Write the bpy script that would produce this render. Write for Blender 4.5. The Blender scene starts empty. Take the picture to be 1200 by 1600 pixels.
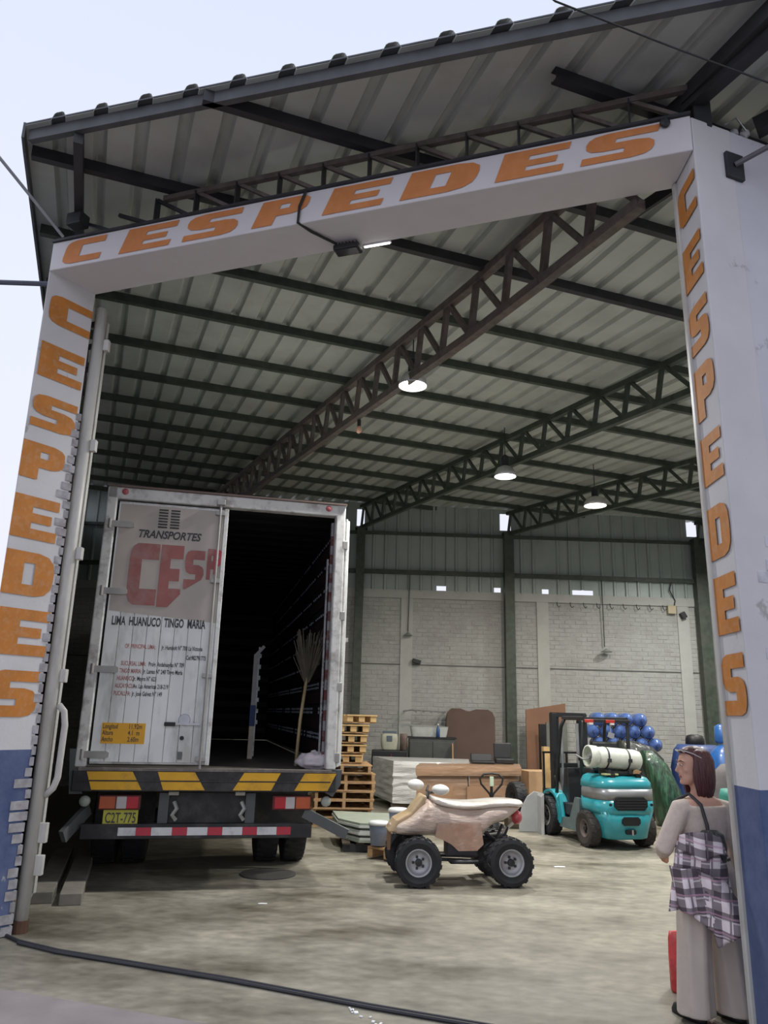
import bpy, bmesh, math, random
from math import sin, cos, pi, radians, sqrt, atan2
from mathutils import Vector, Matrix, noise
from mathutils.geometry import tessellate_polygon
random.seed(7)
S = bpy.context.scene
COL = S.collection

# ------------------------------------------------------------------ camera
cam = bpy.data.cameras.new('camera'); camo = bpy.data.objects.new('camera', cam); COL.objects.link(camo)
cam.sensor_fit = 'HORIZONTAL'; cam.sensor_width = 36; cam.lens = 36.0
cam.clip_start = .05; cam.clip_end = 300
up = Vector((0.101667, 3.780833, -1.0)).normalized()
fw = Vector((0, 0, -1)); fw = (fw - fw.dot(up) * up).normalized()
rt = fw.cross(up)
Rm = Matrix((rt, fw, up))
camo.matrix_world = Matrix.Translation((0, 0, 1.70)) @ Rm.to_4x4()
S.camera = camo

# ------------------------------------------------------------------ sky
W = bpy.data.worlds.new('sky'); S.world = W; W.use_nodes = True
wn = W.node_tree; wn.nodes.clear()
wo = wn.nodes.new('ShaderNodeOutputWorld'); bg = wn.nodes.new('ShaderNodeBackground')
tc = wn.nodes.new('ShaderNodeTexCoord'); sp = wn.nodes.new('ShaderNodeSeparateXYZ')
cr = wn.nodes.new('ShaderNodeValToRGB')
wn.links.new(tc.outputs['Generated'], sp.inputs[0]); wn.links.new(sp.outputs['Z'], cr.inputs[0])
wn.links.new(cr.outputs[0], bg.inputs[0]); wn.links.new(bg.outputs[0], wo.inputs[0])
cr.color_ramp.elements[0].position = 0.0; cr.color_ramp.elements[0].color = (.80, .81, .93, 1)
cr.color_ramp.elements[1].position = .8; cr.color_ramp.elements[1].color = (.66, .72, .89, 1)
e = cr.color_ramp.elements.new(.45); e.color = (.75, .79, .92, 1)
bg.inputs[1].default_value = 1.0
S.view_settings.view_transform = 'Standard'; S.view_settings.look = 'None'
S.view_settings.gamma = 1; S.view_settings.exposure = 0.17; S.view_settings.use_curve_mapping = False
LAMP_POWER = 150.0

# ------------------------------------------------------------------ helpers
def ns(mat):
    mat.use_nodes = True
    return mat.node_tree.nodes, mat.node_tree.links, mat.node_tree.nodes['Principled BSDF']

MATS = {}
def M(name, col, rough=.7, metal=0, var=.12, scale=6, bump=.0, bscale=40, dirt=None, dscale=2.0, damt=.5, stretch=(1, 1, 1), emit=None, coat=0, spec=.5, alpha=1, trans=0):
    """procedural painted/stained surface: base colour varied by noise, optional dirt colour, bump"""
    if name in MATS: return MATS[name]
    m = bpy.data.materials.new(name); N, L, b = ns(m)
    t = N.new('ShaderNodeTexCoord'); mp = N.new('ShaderNodeMapping'); mp.inputs['Scale'].default_value = stretch
    L.new(t.outputs['Object'], mp.inputs[0])
    n = N.new('ShaderNodeTexNoise'); n.inputs['Scale'].default_value = scale; n.inputs['Detail'].default_value = 5
    L.new(mp.outputs[0], n.inputs['Vector'])
    r = N.new('ShaderNodeValToRGB')
    c = Vector(col)
    r.color_ramp.elements[0].position = .3; r.color_ramp.elements[0].color = (*(c * (1 - var)), 1)
    r.color_ramp.elements[1].position = .7; r.color_ramp.elements[1].color = (*[min(1, v * (1 + var)) for v in c], 1)
    L.new(n.outputs[0], r.inputs[0]); out = r.outputs[0]
    if dirt:
        n2 = N.new('ShaderNodeTexNoise'); n2.inputs['Scale'].default_value = dscale; n2.inputs['Detail'].default_value = 7; n2.inputs['Roughness'].default_value = .65
        L.new(mp.outputs[0], n2.inputs['Vector'])
        r2 = N.new('ShaderNodeValToRGB'); r2.color_ramp.elements[0].position = .48; r2.color_ramp.elements[1].position = .66
        r2.color_ramp.elements[1].color = (damt, damt, damt, 1)
        L.new(n2.outputs[0], r2.inputs[0])
        mx = N.new('ShaderNodeMixRGB'); L.new(r2.outputs[0], mx.inputs[0]); L.new(out, mx.inputs[1]); mx.inputs[2].default_value = (*dirt, 1)
        out = mx.outputs[0]
    L.new(out, b.inputs['Base Color'])
    b.inputs['Roughness'].default_value = rough; b.inputs['Metallic'].default_value = metal
    b.inputs['Specular IOR Level'].default_value = spec
    b.inputs['Coat Weight'].default_value = coat
    b.inputs['Transmission Weight'].default_value = trans
    if emit:
        b.inputs['Emission Color'].default_value = (*emit[:3], 1); b.inputs['Emission Strength'].default_value = emit[3]
    if bump:
        n3 = N.new('ShaderNodeTexNoise'); n3.inputs['Scale'].default_value = bscale; n3.inputs['Detail'].default_value = 4
        L.new(mp.outputs[0], n3.inputs['Vector'])
        bp = N.new('ShaderNodeBump'); bp.inputs['Strength'].default_value = bump; bp.inputs['Distance'].default_value = .02
        L.new(n3.outputs[0], bp.inputs['Height']); L.new(bp.outputs[0], b.inputs['Normal'])
    MATS[name] = m
    return m

class G:
    """geometry collector: several simple solids become ONE mesh object"""
    def __init__(s): s.v = []; s.f = []; s.uv = None
    def add(s, vs, fs, mx=None):
        o = len(s.v)
        s.v += [(mx @ Vector(v))[:] if mx else tuple(v) for v in vs]
        s.f += [tuple(i + o for i in f) for f in fs]; return s
    def box(s, c, d, mx=None, rz=0, rot=None):
        x, y, z = d[0] / 2, d[1] / 2, d[2] / 2
        vs = [(a * x, b * y, k * z) for k in (-1, 1) for a, b in ((-1, -1), (1, -1), (1, 1), (-1, 1))]
        m = Matrix.Translation(c) @ (rot.to_4x4() if rot else Matrix.Rotation(rz, 4, 'Z'))
        if mx: m = mx @ m
        return s.add(vs, [(3, 2, 1, 0), (4, 5, 6, 7), (0, 1, 5, 4), (1, 2, 6, 5), (2, 3, 7, 6), (3, 0, 4, 7)], m)
    def bar(s, p, q, w, h=None, upv=(0, 0, 1)):
        h = h or w; p = Vector(p); q = Vector(q); d = q - p; L = d.length
        if L < 1e-6: return s
        d.normalize(); u = Vector(upv)
        if abs(d.dot(u)) > .98: u = Vector((1, 0, 0))
        x = d.cross(u).normalized(); z = x.cross(d)
        m = Matrix((x, d, z)).transposed()
        return s.box((p + q) / 2, (w, L, h), rot=m)
    def tube(s, pts, r, n=8, cap=True):
        P = [Vector(p) for p in pts]; rs = r if isinstance(r, (list, tuple)) else [r] * len(P)
        o = []; prev = None
        for i, p in enumerate(P):
            d = (P[min(i + 1, len(P) - 1)] - P[max(i - 1, 0)]).normalized()
            if prev is None:
                u = Vector((0, 0, 1)) if abs(d.z) < .9 else Vector((1, 0, 0))
                x = d.cross(u).normalized()
            else:
                x = (prev - d * prev.dot(d)).normalized()
            prev = x; y = d.cross(x)
            o.append([tuple(p + (x * cos(2 * pi * k / n) + y * sin(2 * pi * k / n)) * rs[i]) for k in range(n)])
        s.rings(o, cap); return s
    def rings(s, R, cap=True, mx=None):
        n = len(R[0]); vs = [v for r in R for v in r]; fs = []
        for i in range(len(R) - 1):
            for k in range(n):
                a = i * n + k; b = i * n + (k + 1) % n
                fs.append((a, b, b + n, a + n))
        if cap: fs += [tuple(range(n - 1, -1, -1)), tuple(range((len(R) - 1) * n, len(R) * n))]
        return s.add(vs, fs, mx)
    def lathe(s, prof, n=16, mx=None, cap=True):
        return s.rings([[(r * cos(2 * pi * k / n), r * sin(2 * pi * k / n), z) for k in range(n)] for r, z in prof], cap, mx)
    def prism(s, poly, h, mx=None, z0=0):
        n = len(poly); vs = [(x, y, z0) for x, y in poly] + [(x, y, z0 + h) for x, y in poly]
        fs = [(i, (i + 1) % n, n + (i + 1) % n, n + i) for i in range(n)]
        tri = tessellate_polygon([[Vector((x, y, 0)) for x, y in poly]])
        fs += [tuple(reversed(t)) for t in tri] + [tuple(i + n for i in t) for t in tri]
        return s.add(vs, fs, mx)
    def build(s, name, mat, parent=None, smooth=False, bevel=0, sub=0, solid=0):
        me = bpy.data.meshes.new(name); me.from_pydata(s.v, [], s.f)
        bm = bmesh.new(); bm.from_mesh(me); bmesh.ops.recalc_face_normals(bm, faces=bm.faces); bm.to_mesh(me); bm.free()
        if s.uv:
            ul = me.uv_layers.new(name='UVMap')
            for l in me.loops: ul.data[l.index].uv = s.uv[l.vertex_index]
        me.materials.append(mat)
        if smooth: me.polygons.foreach_set('use_smooth', [True] * len(me.polygons))
        o = bpy.data.objects.new(name, me); COL.objects.link(o)
        if parent: o.parent = parent
        if solid:
            md = o.modifiers.new('solid', 'SOLIDIFY'); md.thickness = solid; md.offset = 0
        if bevel:
            md = o.modifiers.new('bevel', 'BEVEL'); md.width = bevel; md.segments = 2; md.limit_method = 'ANGLE'; md.angle_limit = radians(40)
        if sub:
            md = o.modifiers.new('sub', 'SUBSURF'); md.levels = sub; md.render_levels = sub
        return o

def tag(o, label=None, cat=None, group=None, kind=None):
    if label: o['label'] = label
    if cat: o['category'] = cat
    if group: o['group'] = group
    if kind: o['kind'] = kind
    return o
def thing(name, label, cat, loc=(0, 0, 0), rz=0, group=None, kind=None):
    o = bpy.data.objects.new(name, None); COL.objects.link(o); o.empty_display_size = .1
    o.location = loc; o.rotation_euler = (0, 0, rz); return tag(o, label, cat, group, kind)
KIDS = {}
def copy_tree(o, parent=None):
    c = o.copy(); COL.objects.link(c)
    if parent: c.parent = parent
    for ch in [k for k in bpy.data.objects if k.parent == o and k != c]: copy_tree(ch, c)
    return c
def frame(az):  # right / forward unit vectors of a compass-like azimuth (0 = +y, clockwise)
    a = radians(az); return Vector((cos(a), -sin(a), 0)), Vector((sin(a), cos(a), 0))
def inst(name, me_obj, parent, mx=None):
    o = bpy.data.objects.new(name, me_obj.data); COL.objects.link(o); o.parent = parent
    if mx: o.matrix_local = mx
    return o

# blocky sign-painter glyphs in the unit square
GL = {
 'C': [(.25, 0), (1, 0), (1, .26), (.42, .26), (.42, .74), (1, .74), (1, 1), (.25, 1), (.1, .95), (.02, .85), (0, .7), (0, .3), (.02, .15), (.1, .05)],
 'E': [(0, 0), (1, 0), (1, .24), (.42, .24), (.42, .39), (.86, .39), (.86, .61), (.42, .61), (.42, .76), (1, .76), (1, 1), (0, 1)],
 'S': [(0, 0), (.72, 0), (.9, .05), (.98, .16), (1, .3), (.98, .46), (.9, .57), (.72, .62), (.42, .62), (.42, .76), (1, .76), (1, 1), (.28, 1), (.1, .95), (.02, .84), (0, .7), (.02, .54), (.1, .43), (.28, .38), (.58, .38), (.58, .24), (0, .24)],
 'P': [(0, 0), (.42, 0), (.42, .6), (.42, .78), (.62, .78), (.62, .6), (.4201, .5999), (.4201, .34), (.72, .34), (.9, .4), (.99, .52), (1, .68), (.98, .86), (.9, .95), (.72, 1), (0, 1)],
 'D': [(0, 0), (.66, 0), (.86, .06), (.97, .2), (1, .4), (1, .6), (.97, .8), (.86, .94), (.66, 1), (0, 1), (0, .5), (.38, .5), (.38, .75), (.6, .75), (.6, .25), (.38, .25), (.38, .4999), (0, .4999)],
}
def glyph(ch, o, ux, uy, w, h, shear, mat, parent, nrm, off=.004, name='letter', clip=None, keep=1):
    """painted letter: flat mesh just proud of its wall. o = lower left corner"""
    poly = GL[ch]; tri = tessellate_polygon([[Vector((x, y, 0)) for x, y in poly]])
    ux = Vector(ux); uy = Vector(uy); o = Vector(o) + Vector(nrm) * off
    g = G(); g.add([o + ux * (x * w + y * shear) + uy * (y * h) for x, y in poly], [tuple(t) for t in tri])
    return g.build(name, mat, parent)
def text(name, s, size, origin, ux, uy, mat, parent, bold=0.0, shear=0, xs=1.0, off=.003, spacing=1.0):
    cu = bpy.data.curves.new('t', 'FONT'); cu.body = s; cu.size = 1; cu.offset = bold; cu.shear = shear; cu.space_character = spacing
    cu.resolution_u = 3
    t = bpy.data.objects.new('t', cu); COL.objects.link(t)
    dg = bpy.context.evaluated_depsgraph_get(); dg.update()
    me = bpy.data.meshes.new_from_object(t.evaluated_get(dg)); bpy.data.objects.remove(t); bpy.data.curves.remove(cu)
    ux = Vector(ux); uy = Vector(uy); nz = ux.cross(uy); O = Vector(origin) + nz * off
    for v in me.vertices:
        v.co = O + ux * (v.co.x * size * xs) + uy * (v.co.y * size)
    me.materials.clear(); me.materials.append(mat); me.name = name
    o = bpy.data.objects.new(name, me); COL.objects.link(o); o.parent = parent
    return o
def sphere_rings(rx, ry, rz, n=16, m=10):
    R = []
    for i in range(m + 1):
        a = -pi / 2 + pi * i / m; c = max(cos(a), .02)
        R.append([(rx * c * cos(2 * pi * k / n), ry * c * sin(2 * pi * k / n), rz * sin(a)) for k in range(n)])
    return R
def sellipse(rx, ry, p, n=24):
    o = []
    for k in range(n):
        a = 2 * pi * k / n; c, s_ = cos(a), sin(a)
        o.append((rx * math.copysign(abs(c) ** (2 / p), c), ry * math.copysign(abs(s_) ** (2 / p), s_)))
    return o

# ------------------------------------------------------------------ materials shared
green_steel = M('green_painted_steel', (.045, .06, .045), .55, var=.3, scale=9, dirt=(.10, .09, .07), damt=.4)
dark_steel = M('dark_steel', (.025, .026, .03), .5, var=.3)
rusty_steel = M('weathered_primer_steel', (.12, .10, .09), .65, var=.3, scale=12, dirt=(.18, .12, .09), damt=.5)
orange = M('orange_sign_paint', (.52, .19, .03), .7, var=.10, scale=7, dirt=(.55, .34, .2), dscale=18, damt=.35)
orange_beam = M('orange_sign_paint_on_beam', (.58, .21, .06), .7, var=.06, scale=7, dirt=(.6, .3, .15), dscale=14, damt=.25)
black = M('black_plastic', (.012, .012, .014), .5, var=.3)
rubber = M('tyre_rubber', (.018, .019, .022), .75, var=.3, scale=20)
white_tube = M('white_painted_tube', (.55, .54, .50), .45, var=.08, dirt=(.30, .27, .23), dscale=5, damt=.5, stretch=(1, 1, .3))
steel = M('bare_steel', (.45, .46, .48), .35, .8, var=.15)
wood = M('pallet_pine', (.42, .26, .13), .8, var=.25, scale=5, stretch=(1, 1, 6), dirt=(.14, .09, .06), damt=.5, bump=.3)
card = M('cardboard', (.36, .21, .12), .75, var=.12, scale=3, dirt=(.28, .16, .09), damt=.4)

def wall_paint(name, blue_top, blue=(.06, .08, .17), white=(.64, .63, .66), peel=(.42, .40, .38), bias=0.0):
    """whitewashed masonry with a blue dado, ragged edge and flaked patches"""
    m = bpy.data.materials.new(name); N, L, b = ns(m)
    t = N.new('ShaderNodeTexCoord'); s = N.new('ShaderNodeSeparateXYZ'); L.new(t.outputs['Object'], s.inputs[0])
    n = N.new('ShaderNodeTexNoise'); n.inputs['Scale'].default_value = 3.2; n.inputs['Detail'].default_value = 9; n.inputs['Roughness'].default_value = .68
    L.new(t.outputs['Object'], n.inputs['Vector'])
    n2 = N.new('ShaderNodeTexNoise'); n2.inputs['Scale'].default_value = 1.3; n2.inputs['Detail'].default_value = 6
    L.new(t.outputs['Object'], n2.inputs['Vector'])
    r1 = N.new('ShaderNodeValToRGB'); r1.color_ramp.elements[0].position = .35; r1.color_ramp.elements[1].position = .65
    r1.color_ramp.elements[0].color = (*[v * .86 for v in white], 1); r1.color_ramp.elements[1].color = (*white, 1)
    L.new(n2.outputs[0], r1.inputs[0])
    lt = N.new('ShaderNodeMath'); lt.operation = 'LESS_THAN'; lt.inputs[1].default_value = blue_top; L.new(s.outputs['Z'], lt.inputs[0])
    rb = N.new('ShaderNodeValToRGB'); rb.color_ramp.elements[0].position = .3; rb.color_ramp.elements[1].position = .75
    rb.color_ramp.elements[0].color = (*blue, 1); rb.color_ramp.elements[1].color = (.13, .16, .28, 1); L.new(n.outputs[0], rb.inputs[0])
    mx = N.new('ShaderNodeMixRGB'); L.new(lt.outputs[0], mx.inputs[0]); L.new(r1.outputs[0], mx.inputs[1]); L.new(rb.outputs[0], mx.inputs[2])
    rp = N.new('ShaderNodeValToRGB'); rp.color_ramp.elements[0].position = .62 - bias; rp.color_ramp.elements[1].position = .66 - bias
    L.new(n.outputs[0], rp.inputs[0])
    m2 = N.new('ShaderNodeMixRGB'); L.new(rp.outputs[0], m2.inputs[0]); L.new(mx.outputs[0], m2.inputs[1]); m2.inputs[2].default_value = (*peel, 1)
    L.new(m2.outputs[0], b.inputs['Base Color']); b.inputs['Roughness'].default_value = .85
    bp = N.new('ShaderNodeBump'); bp.inputs['Strength'].default_value = .35; bp.inputs['Distance'].default_value = .02
    L.new(n.outputs[0], bp.inputs['Height']); L.new(bp.outputs[0], b.inputs['Normal'])
    return m

# ================================================================== SETTING
# hall grid: U runs along the purlins, T along the roof ribs into the hall
Ud = Vector((.9367, .3502, 0)); Td = Vector((-.3502, .9367, 0))
def WP(u, s, z): return Ud * u + Td * s + Vector((0, 0, z))
def roof_z(s): return 6.03 + max(0, .055 * (s - 6))          # underside of the purlins
def wall_s(u, off=0): return (18.3 + off - .3258 * u) / .9458
def edge_s(u): return max(5.8 - .731 * (u + .94), 1.4)
Lc = Vector((-3.045, 6.10, 0)); Lb = Vector((-2.77, 6.49, 0)); Rc = Vector((2.03, 4.39, 0)); Rb = Vector((2.04, 4.77, 0))
gate_t = (Rc - Lc).normalized(); gate_n = Vector((gate_t.y, -gate_t.x, 0))    # gate_n points to the street

# floor ------------------------------------------------------------
fm = bpy.data.materials.new('stained_concrete'); N, L, b = ns(fm)
t = N.new('ShaderNodeTexCoord'); mp = N.new('ShaderNodeMapping'); mp.inputs['Rotation'].default_value = (0, 0, .35); mp.inputs['Scale'].default_value = (1, 1.6, 1)
L.new(t.outputs['Object'], mp.inputs[0])
n1 = N.new('ShaderNodeTexNoise'); n1.inputs['Scale'].default_value = .9; n1.inputs['Detail'].default_value = 9; n1.inputs['Roughness'].default_value = .62
n2 = N.new('ShaderNodeTexNoise'); n2.inputs['Scale'].default_value = 7; n2.inputs['Detail'].default_value = 6
L.new(mp.outputs[0], n1.inputs['Vector']); L.new(mp.outputs[0], n2.inputs['Vector'])
r = N.new('ShaderNodeValToRGB'); r.color_ramp.elements[0].position = .3; r.color_ramp.elements[0].color = (.095, .083, .06, 1)
r.color_ramp.elements[1].position = .68; r.color_ramp.elements[1].color = (.30, .275, .22, 1)
e = r.color_ramp.elements.new(.5); e.color = (.215, .197, .155, 1)
L.new(n1.outputs[0], r.inputs[0])
mx = N.new('ShaderNodeMixRGB'); mx.blend_type = 'OVERLAY'; mx.inputs[0].default_value = .6; L.new(r.outputs[0], mx.inputs[1]); L.new(n2.outputs[0], mx.inputs[2])
L.new(mx.outputs[0], b.inputs['Base Color'])
rr = N.new('ShaderNodeValToRGB'); rr.color_ramp.elements[0].position = .35; rr.color_ramp.elements[0].color = (.38,) * 3 + (1,)
rr.color_ramp.elements[1].position = .65; rr.color_ramp.elements[1].color = (.75,) * 3 + (1,)
L.new(n1.outputs[0], rr.inputs[0]); L.new(rr.outputs[0], b.inputs['Roughness'])
bp = N.new('ShaderNodeBump'); bp.inputs['Strength'].default_value = .15; L.new(n2.outputs[0], bp.inputs['Height']); L.new(bp.outputs[0], b.inputs['Normal'])
g = G()
i0 = Lc - gate_t * 40; i1 = Rc + gate_t * 40
g.add([i0, i1, i1 - gate_n * 26, i0 - gate_n * 26], [(0, 1, 2, 3)])
for v in range(4): g.v[v] = (g.v[v][0], g.v[v][1], 0)
floor = tag(g.build('floor', fm), 'stained grey concrete floor of the hall', 'floor', kind='structure')
# apron between threshold and road, and the road
apm = M('worn_apron_concrete', (.30, .28, .245), .75, var=.22, scale=2.2, dirt=(.15, .135, .11), dscale=1.6, damt=.6, bump=.15)
g = G(); a0 = i0 + gate_n * .0; g.add([i0, i0 + gate_n * .45, i1 + gate_n * .45, i1], [(0, 1, 2, 3)])
tag(g.build('apron', fm), 'worn concrete apron strip outside the gate threshold', 'pavement', kind='structure')
g = G(); g.add([i0 + gate_n * .45, i0 + gate_n * 60, i1 + gate_n * 60, i1 + gate_n * .45], [(0, 1, 2, 3)]); 
tag(g.build('road', M('reddish_street_concrete', (.26, .225, .225), .8, var=.12, scale=3, dirt=(.2, .17, .165), damt=.4)), 'pinkish grey street surface in front of the apron', 'road', kind='structure')
g = G(); base = Lb + Vector((.1, 0, 0))
pts = [Vector((-2.84, 6.62, .012)), Vector((-2.78, 6.47, .012)), Vector((-2.62, 6.33, .012)), Vector((-2.25, 6.13, .012)), Vector((-.9, 5.62, .012)), Vector((0, 5.22, .012)), Vector((1.0, 4.83, .012)), Vector((1.95, 4.5, .012))]
g.tube(pts, .013, 6); g.tube([p + Vector((.01, -.04, 0)) for p in pts[2:]], .011, 6)
tag(g.build('threshold_cable', M('tar_black', (.03, .03, .035), .6)), 'dark cables lying along the gate threshold across the floor', 'cable')
g = G()
for i in range(17):
    k = random.random(); x, y = -.13 + .30 * k + random.uniform(-.03, .03), 5.22 - .5 * k + random.uniform(-.02, .02)
    g.box((x, y, .004), (random.uniform(.01, .045), random.uniform(.008, .03), .006), rz=random.random() * 3)
tag(g.build('plaster_crumbs', M('white_crumb', (.8, .8, .8), .8)), 'white crumbs scattered on the ground beside the threshold cable', 'debris', kind='stuff')
for (x, y, w, lab) in ((-1.05, 7.7, .07, 'small white scrap of paper on the floor behind the truck'), (2.15, 9.9, .12, 'flat white scrap on the floor between quad bike and forklift')):
    g = G(); g.prism([(0, 0), (w, .01), (w * 1.1, w * .5), (w * .4, w * .6), (-.01, w * .35)], .004, Matrix.Translation((x, y, .002)))
    tag(g.build('paper_scrap', MATS['white_crumb']), lab, 'paper')
g = G(); g.lathe([(.30, 0), (.30, .012), (.26, .016), (.02, .016)], 28, Matrix.Translation((-1.15, 9.05, .0)) )
tag(g.build('manhole_cover', M('iron_cover', (.07, .065, .06), .6)), 'round dark cover in the floor in the shade behind the truck', 'manhole cover')

# back wall --------------------------------------------------------
wz = lambda x: 18.3 + .026 * x
wd = Vector((1, .026, 0)).normalized(); wn_ = Vector((wd.y, -wd.x, 0))
def BW(x, z, off=0): return Vector((x, wz(x), z)) + wn_ * off       # off>0 towards the camera
brickwhite = M('whitewashed_brick', (.37, .37, .35), .9, var=.08, scale=9, dirt=(.27, .26, .245), dscale=2.2, damt=.6)
mortar = M('whitewashed_mortar', (.345, .345, .325), .9, var=.15, scale=4)
g = G(); x0, x1 = -7.8, 14.6
g.add([BW(x0, 0), BW(x1, 0), BW(x1, 4.52), BW(x0, 4.70), BW(x0, 0, -.25), BW(x1, 0, -.25), BW(x1, 4.52, -.25), BW(x0, 4.70, -.25)], [(0, 1, 2, 3), (4, 5, 6, 7), (3, 2, 6, 7), (0, 3, 7, 4), (1, 2, 6, 5)])
wb = tag(g.build('wall_back', mortar), 'whitewashed brick back wall with metal cladding above', 'wall', kind='structure')
g = G()
for row in range(46):
    z = .06 + row * .1; ofs = .13 * (row % 2); x = x0 + ofs
    while x < x1:
        if z < 4.42 and abs(z - 2.86) > .06:
            d = random.uniform(-.004, .004)
            a, c2 = x + .012, x + .25
            g.add([BW(a, z - .04, .001), BW(c2, z - .04, .001), BW(c2, z + .04, .001), BW(a, z + .04, .001), BW(a + .004, z - .036, d + .006), BW(c2 - .004, z - .036, d + .006), BW(c2 - .004, z + .036, d + .006), BW(a + .004, z + .036, d + .006)],
                  [(4, 5, 6, 7), (0, 1, 5, 4), (1, 2, 6, 5), (2, 3, 7, 6), (3, 0, 4, 7)])
        x += .262
tag(g.build('brick_courses', brickwhite, wb), kind='stuff')
plaster = M('whitewashed_concrete', (.43, .43, .405), .85, var=.08, scale=2, dirt=(.28, .27, .25), damt=.4)
def wbox(name, xa, xb, za, zb, off, mat, th=.05, par=wb):
    g = G(); p = [BW(xa, za, off), BW(xb, za, off), BW(xb, zb, off), BW(xa, zb, off)]; q = [BW(xa, za, off + th), BW(xb, za, off + th), BW(xb, zb, off + th), BW(xa, zb, off + th)]
    g.add(p + q, [(0, 1, 2, 3), (4, 5, 6, 7), (0, 1, 5, 4), (1, 2, 6, 5), (2, 3, 7, 6), (3, 0, 4, 7)])
    return g.build(name, mat, par)
for xa in (-3.3, .47, 3.72, 7.12, 10.6): wbox('pilaster', xa, xa + .28, 0, 4.45, 0, plaster, .035)
wbox('tie_beam', x0, x1, 4.42, 4.62, 0, plaster, .05)
wbox('dark_joint', x0, x1, 2.85, 2.87, 0, M('grey_joint', (.12, .12, .11), .9), .02)
# corrugated cladding, panel by panel, with open gaps at the column heads
clad = M('grey_green_cladding', (.34, .39, .365), .5, .15, var=.12, scale=2, dirt=(.14, .15, .13), damt=.4, stretch=(1, 1, .3))
gapsx = [(-4.3, -4.08), (-.66, -.47), (2.86, 3.13), (7.5, 7.75)]
def strip(xa, xb, za, zb):
    g = G(); V = []; x = xa
    cols = []
    while x < xb - 1e-4:
        for dx, dp in ((0, 0), (.20, 0), (.225, .035), (.265, .035), (.29, 0)):
            if x + dx <= xb: cols.append((x + dx, dp))
        x += .29
    cols.append((xb, 0))
    top = (lambda X: zb) if zb < 6.4 else (lambda X: roof_z(BW(X, 0).dot(Td)) + .1)
    for (X, dp) in cols: V += [BW(X, za, .02 + dp), BW(X, top(X), .02 + dp)]
    g.add(V, [(2 * i, 2 * i + 2, 2 * i + 3, 2 * i + 1) for i in range(len(cols) - 1)])
    return g.build('cladding_sheet', clad, wb)
SL = [(1.31, 1.54), (2.70, 2.86), (3.86, 4.02), (4.60, 5.10)]      # short open slits above the brickwork
cuts = sorted([-7.8, -5.9, -4.3, -4.08, -2.3, -.66, -.47, 2.86, 3.13, 7.5, 7.75, 9.8, 12.0, 14.4] + [v for q in SL for v in q if v != 2.86])
for a, b_ in zip(cuts, cuts[1:]):
    if (a, b_) in gapsx:
        strip(a, b_, 4.58, 6.16); strip(a, b_, 6.58, 7)
    else:
        strip(a, b_, 4.735 if (a, b_) in SL else 4.58, 7)
# light slits are left where short flashing pieces are missing
def girt(z, w=.08, h=.1):
    g = G(); g.bar(BW(x0, z, .12), BW(x1, z, .12), w, h); return g.build('girt', green_steel, wb)
girt(5.03); girt(5.98, h=.07)
for x in (-4.2, -.54, 3.03, 7.68, 12.0):
    g = G(); wv = .11 + .012 * x * .5
    zt = 6.05
    g.box(BW(x, zt / 2, .2), (.20 + .01 * max(x, 0), .2, zt), rz=.026); g.box(BW(x, .012, .2), (.36, .36, .024)); g.box(BW(x, zt, .2), (.3, .26, .02))
    tag(g.build('steel_column', green_steel, wb, bevel=.008))
# wall fittings
g = G(); g.bar(BW(.66, 5.0, .1), BW(.64, 3.62, .06), .018)
o = g.build('conduit', dark_steel, wb)
g = G(); g.lathe([(.02, .08), (.04, .06), (.11, 0), (.10, 0)], 14, Matrix.Translation(BW(.64, 3.52, .12)))
g.build('lamp_shade', M('dusty_lamp', (.22, .22, .2), .6), wb)
g = G(); g.bar(BW(5.3, 5.0, .1), BW(5.31, 3.4, .06), .018); g.build('conduit', dark_steel, wb)
g = G(); g.lathe([(.02, .08), (.04, .06), (.14, 0), (.13, 0)], 14, Matrix.Translation(BW(5.32, 3.27, .16))); g.build('lamp_shade', MATS['dusty_lamp'], wb)
g = G(); g.box(BW(.85, 2.93, .1), (.2, .16, .09), rot=Matrix.Rotation(.25, 3, 'Y')); g.bar(BW(.78, 2.95, 0), BW(.85, 2.93, .1), .04)
tag(g.build('wall_camera', black, wb, bevel=.01))
g = G(); g.box(BW(6.98, 4.33, .06), (.2, .1, .2)); g.build('junction_box', M('beige_box', (.42, .36, .24), .6), wb, bevel=.01)
g = G(); g.tube([BW(7.0, 5.0, .1), BW(6.95, 4.8, .09), BW(7.08, 4.55, .06), BW(7.04, 4.4, .08)], .014, 6); g.build('conduit', dark_steel, wb)
g = G(); g.box(BW(7.24, 4.2, .09), (.12, .12, .15), rot=Matrix.Rotation(-.5, 3, 'Y')); g.build('wall_camera', black, wb, bevel=.01)
g = G()
for k in range(9):
    x = 4.2 + k * .32; g.tube([BW(x, 4.43, .08), BW(x, 4.36, .09), BW(x + .04, 4.3, .1), BW(x + .08, 4.34, .1)], .01, 5)
    g.build('wire_hook', dark_steel, wb); g = G()

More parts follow.
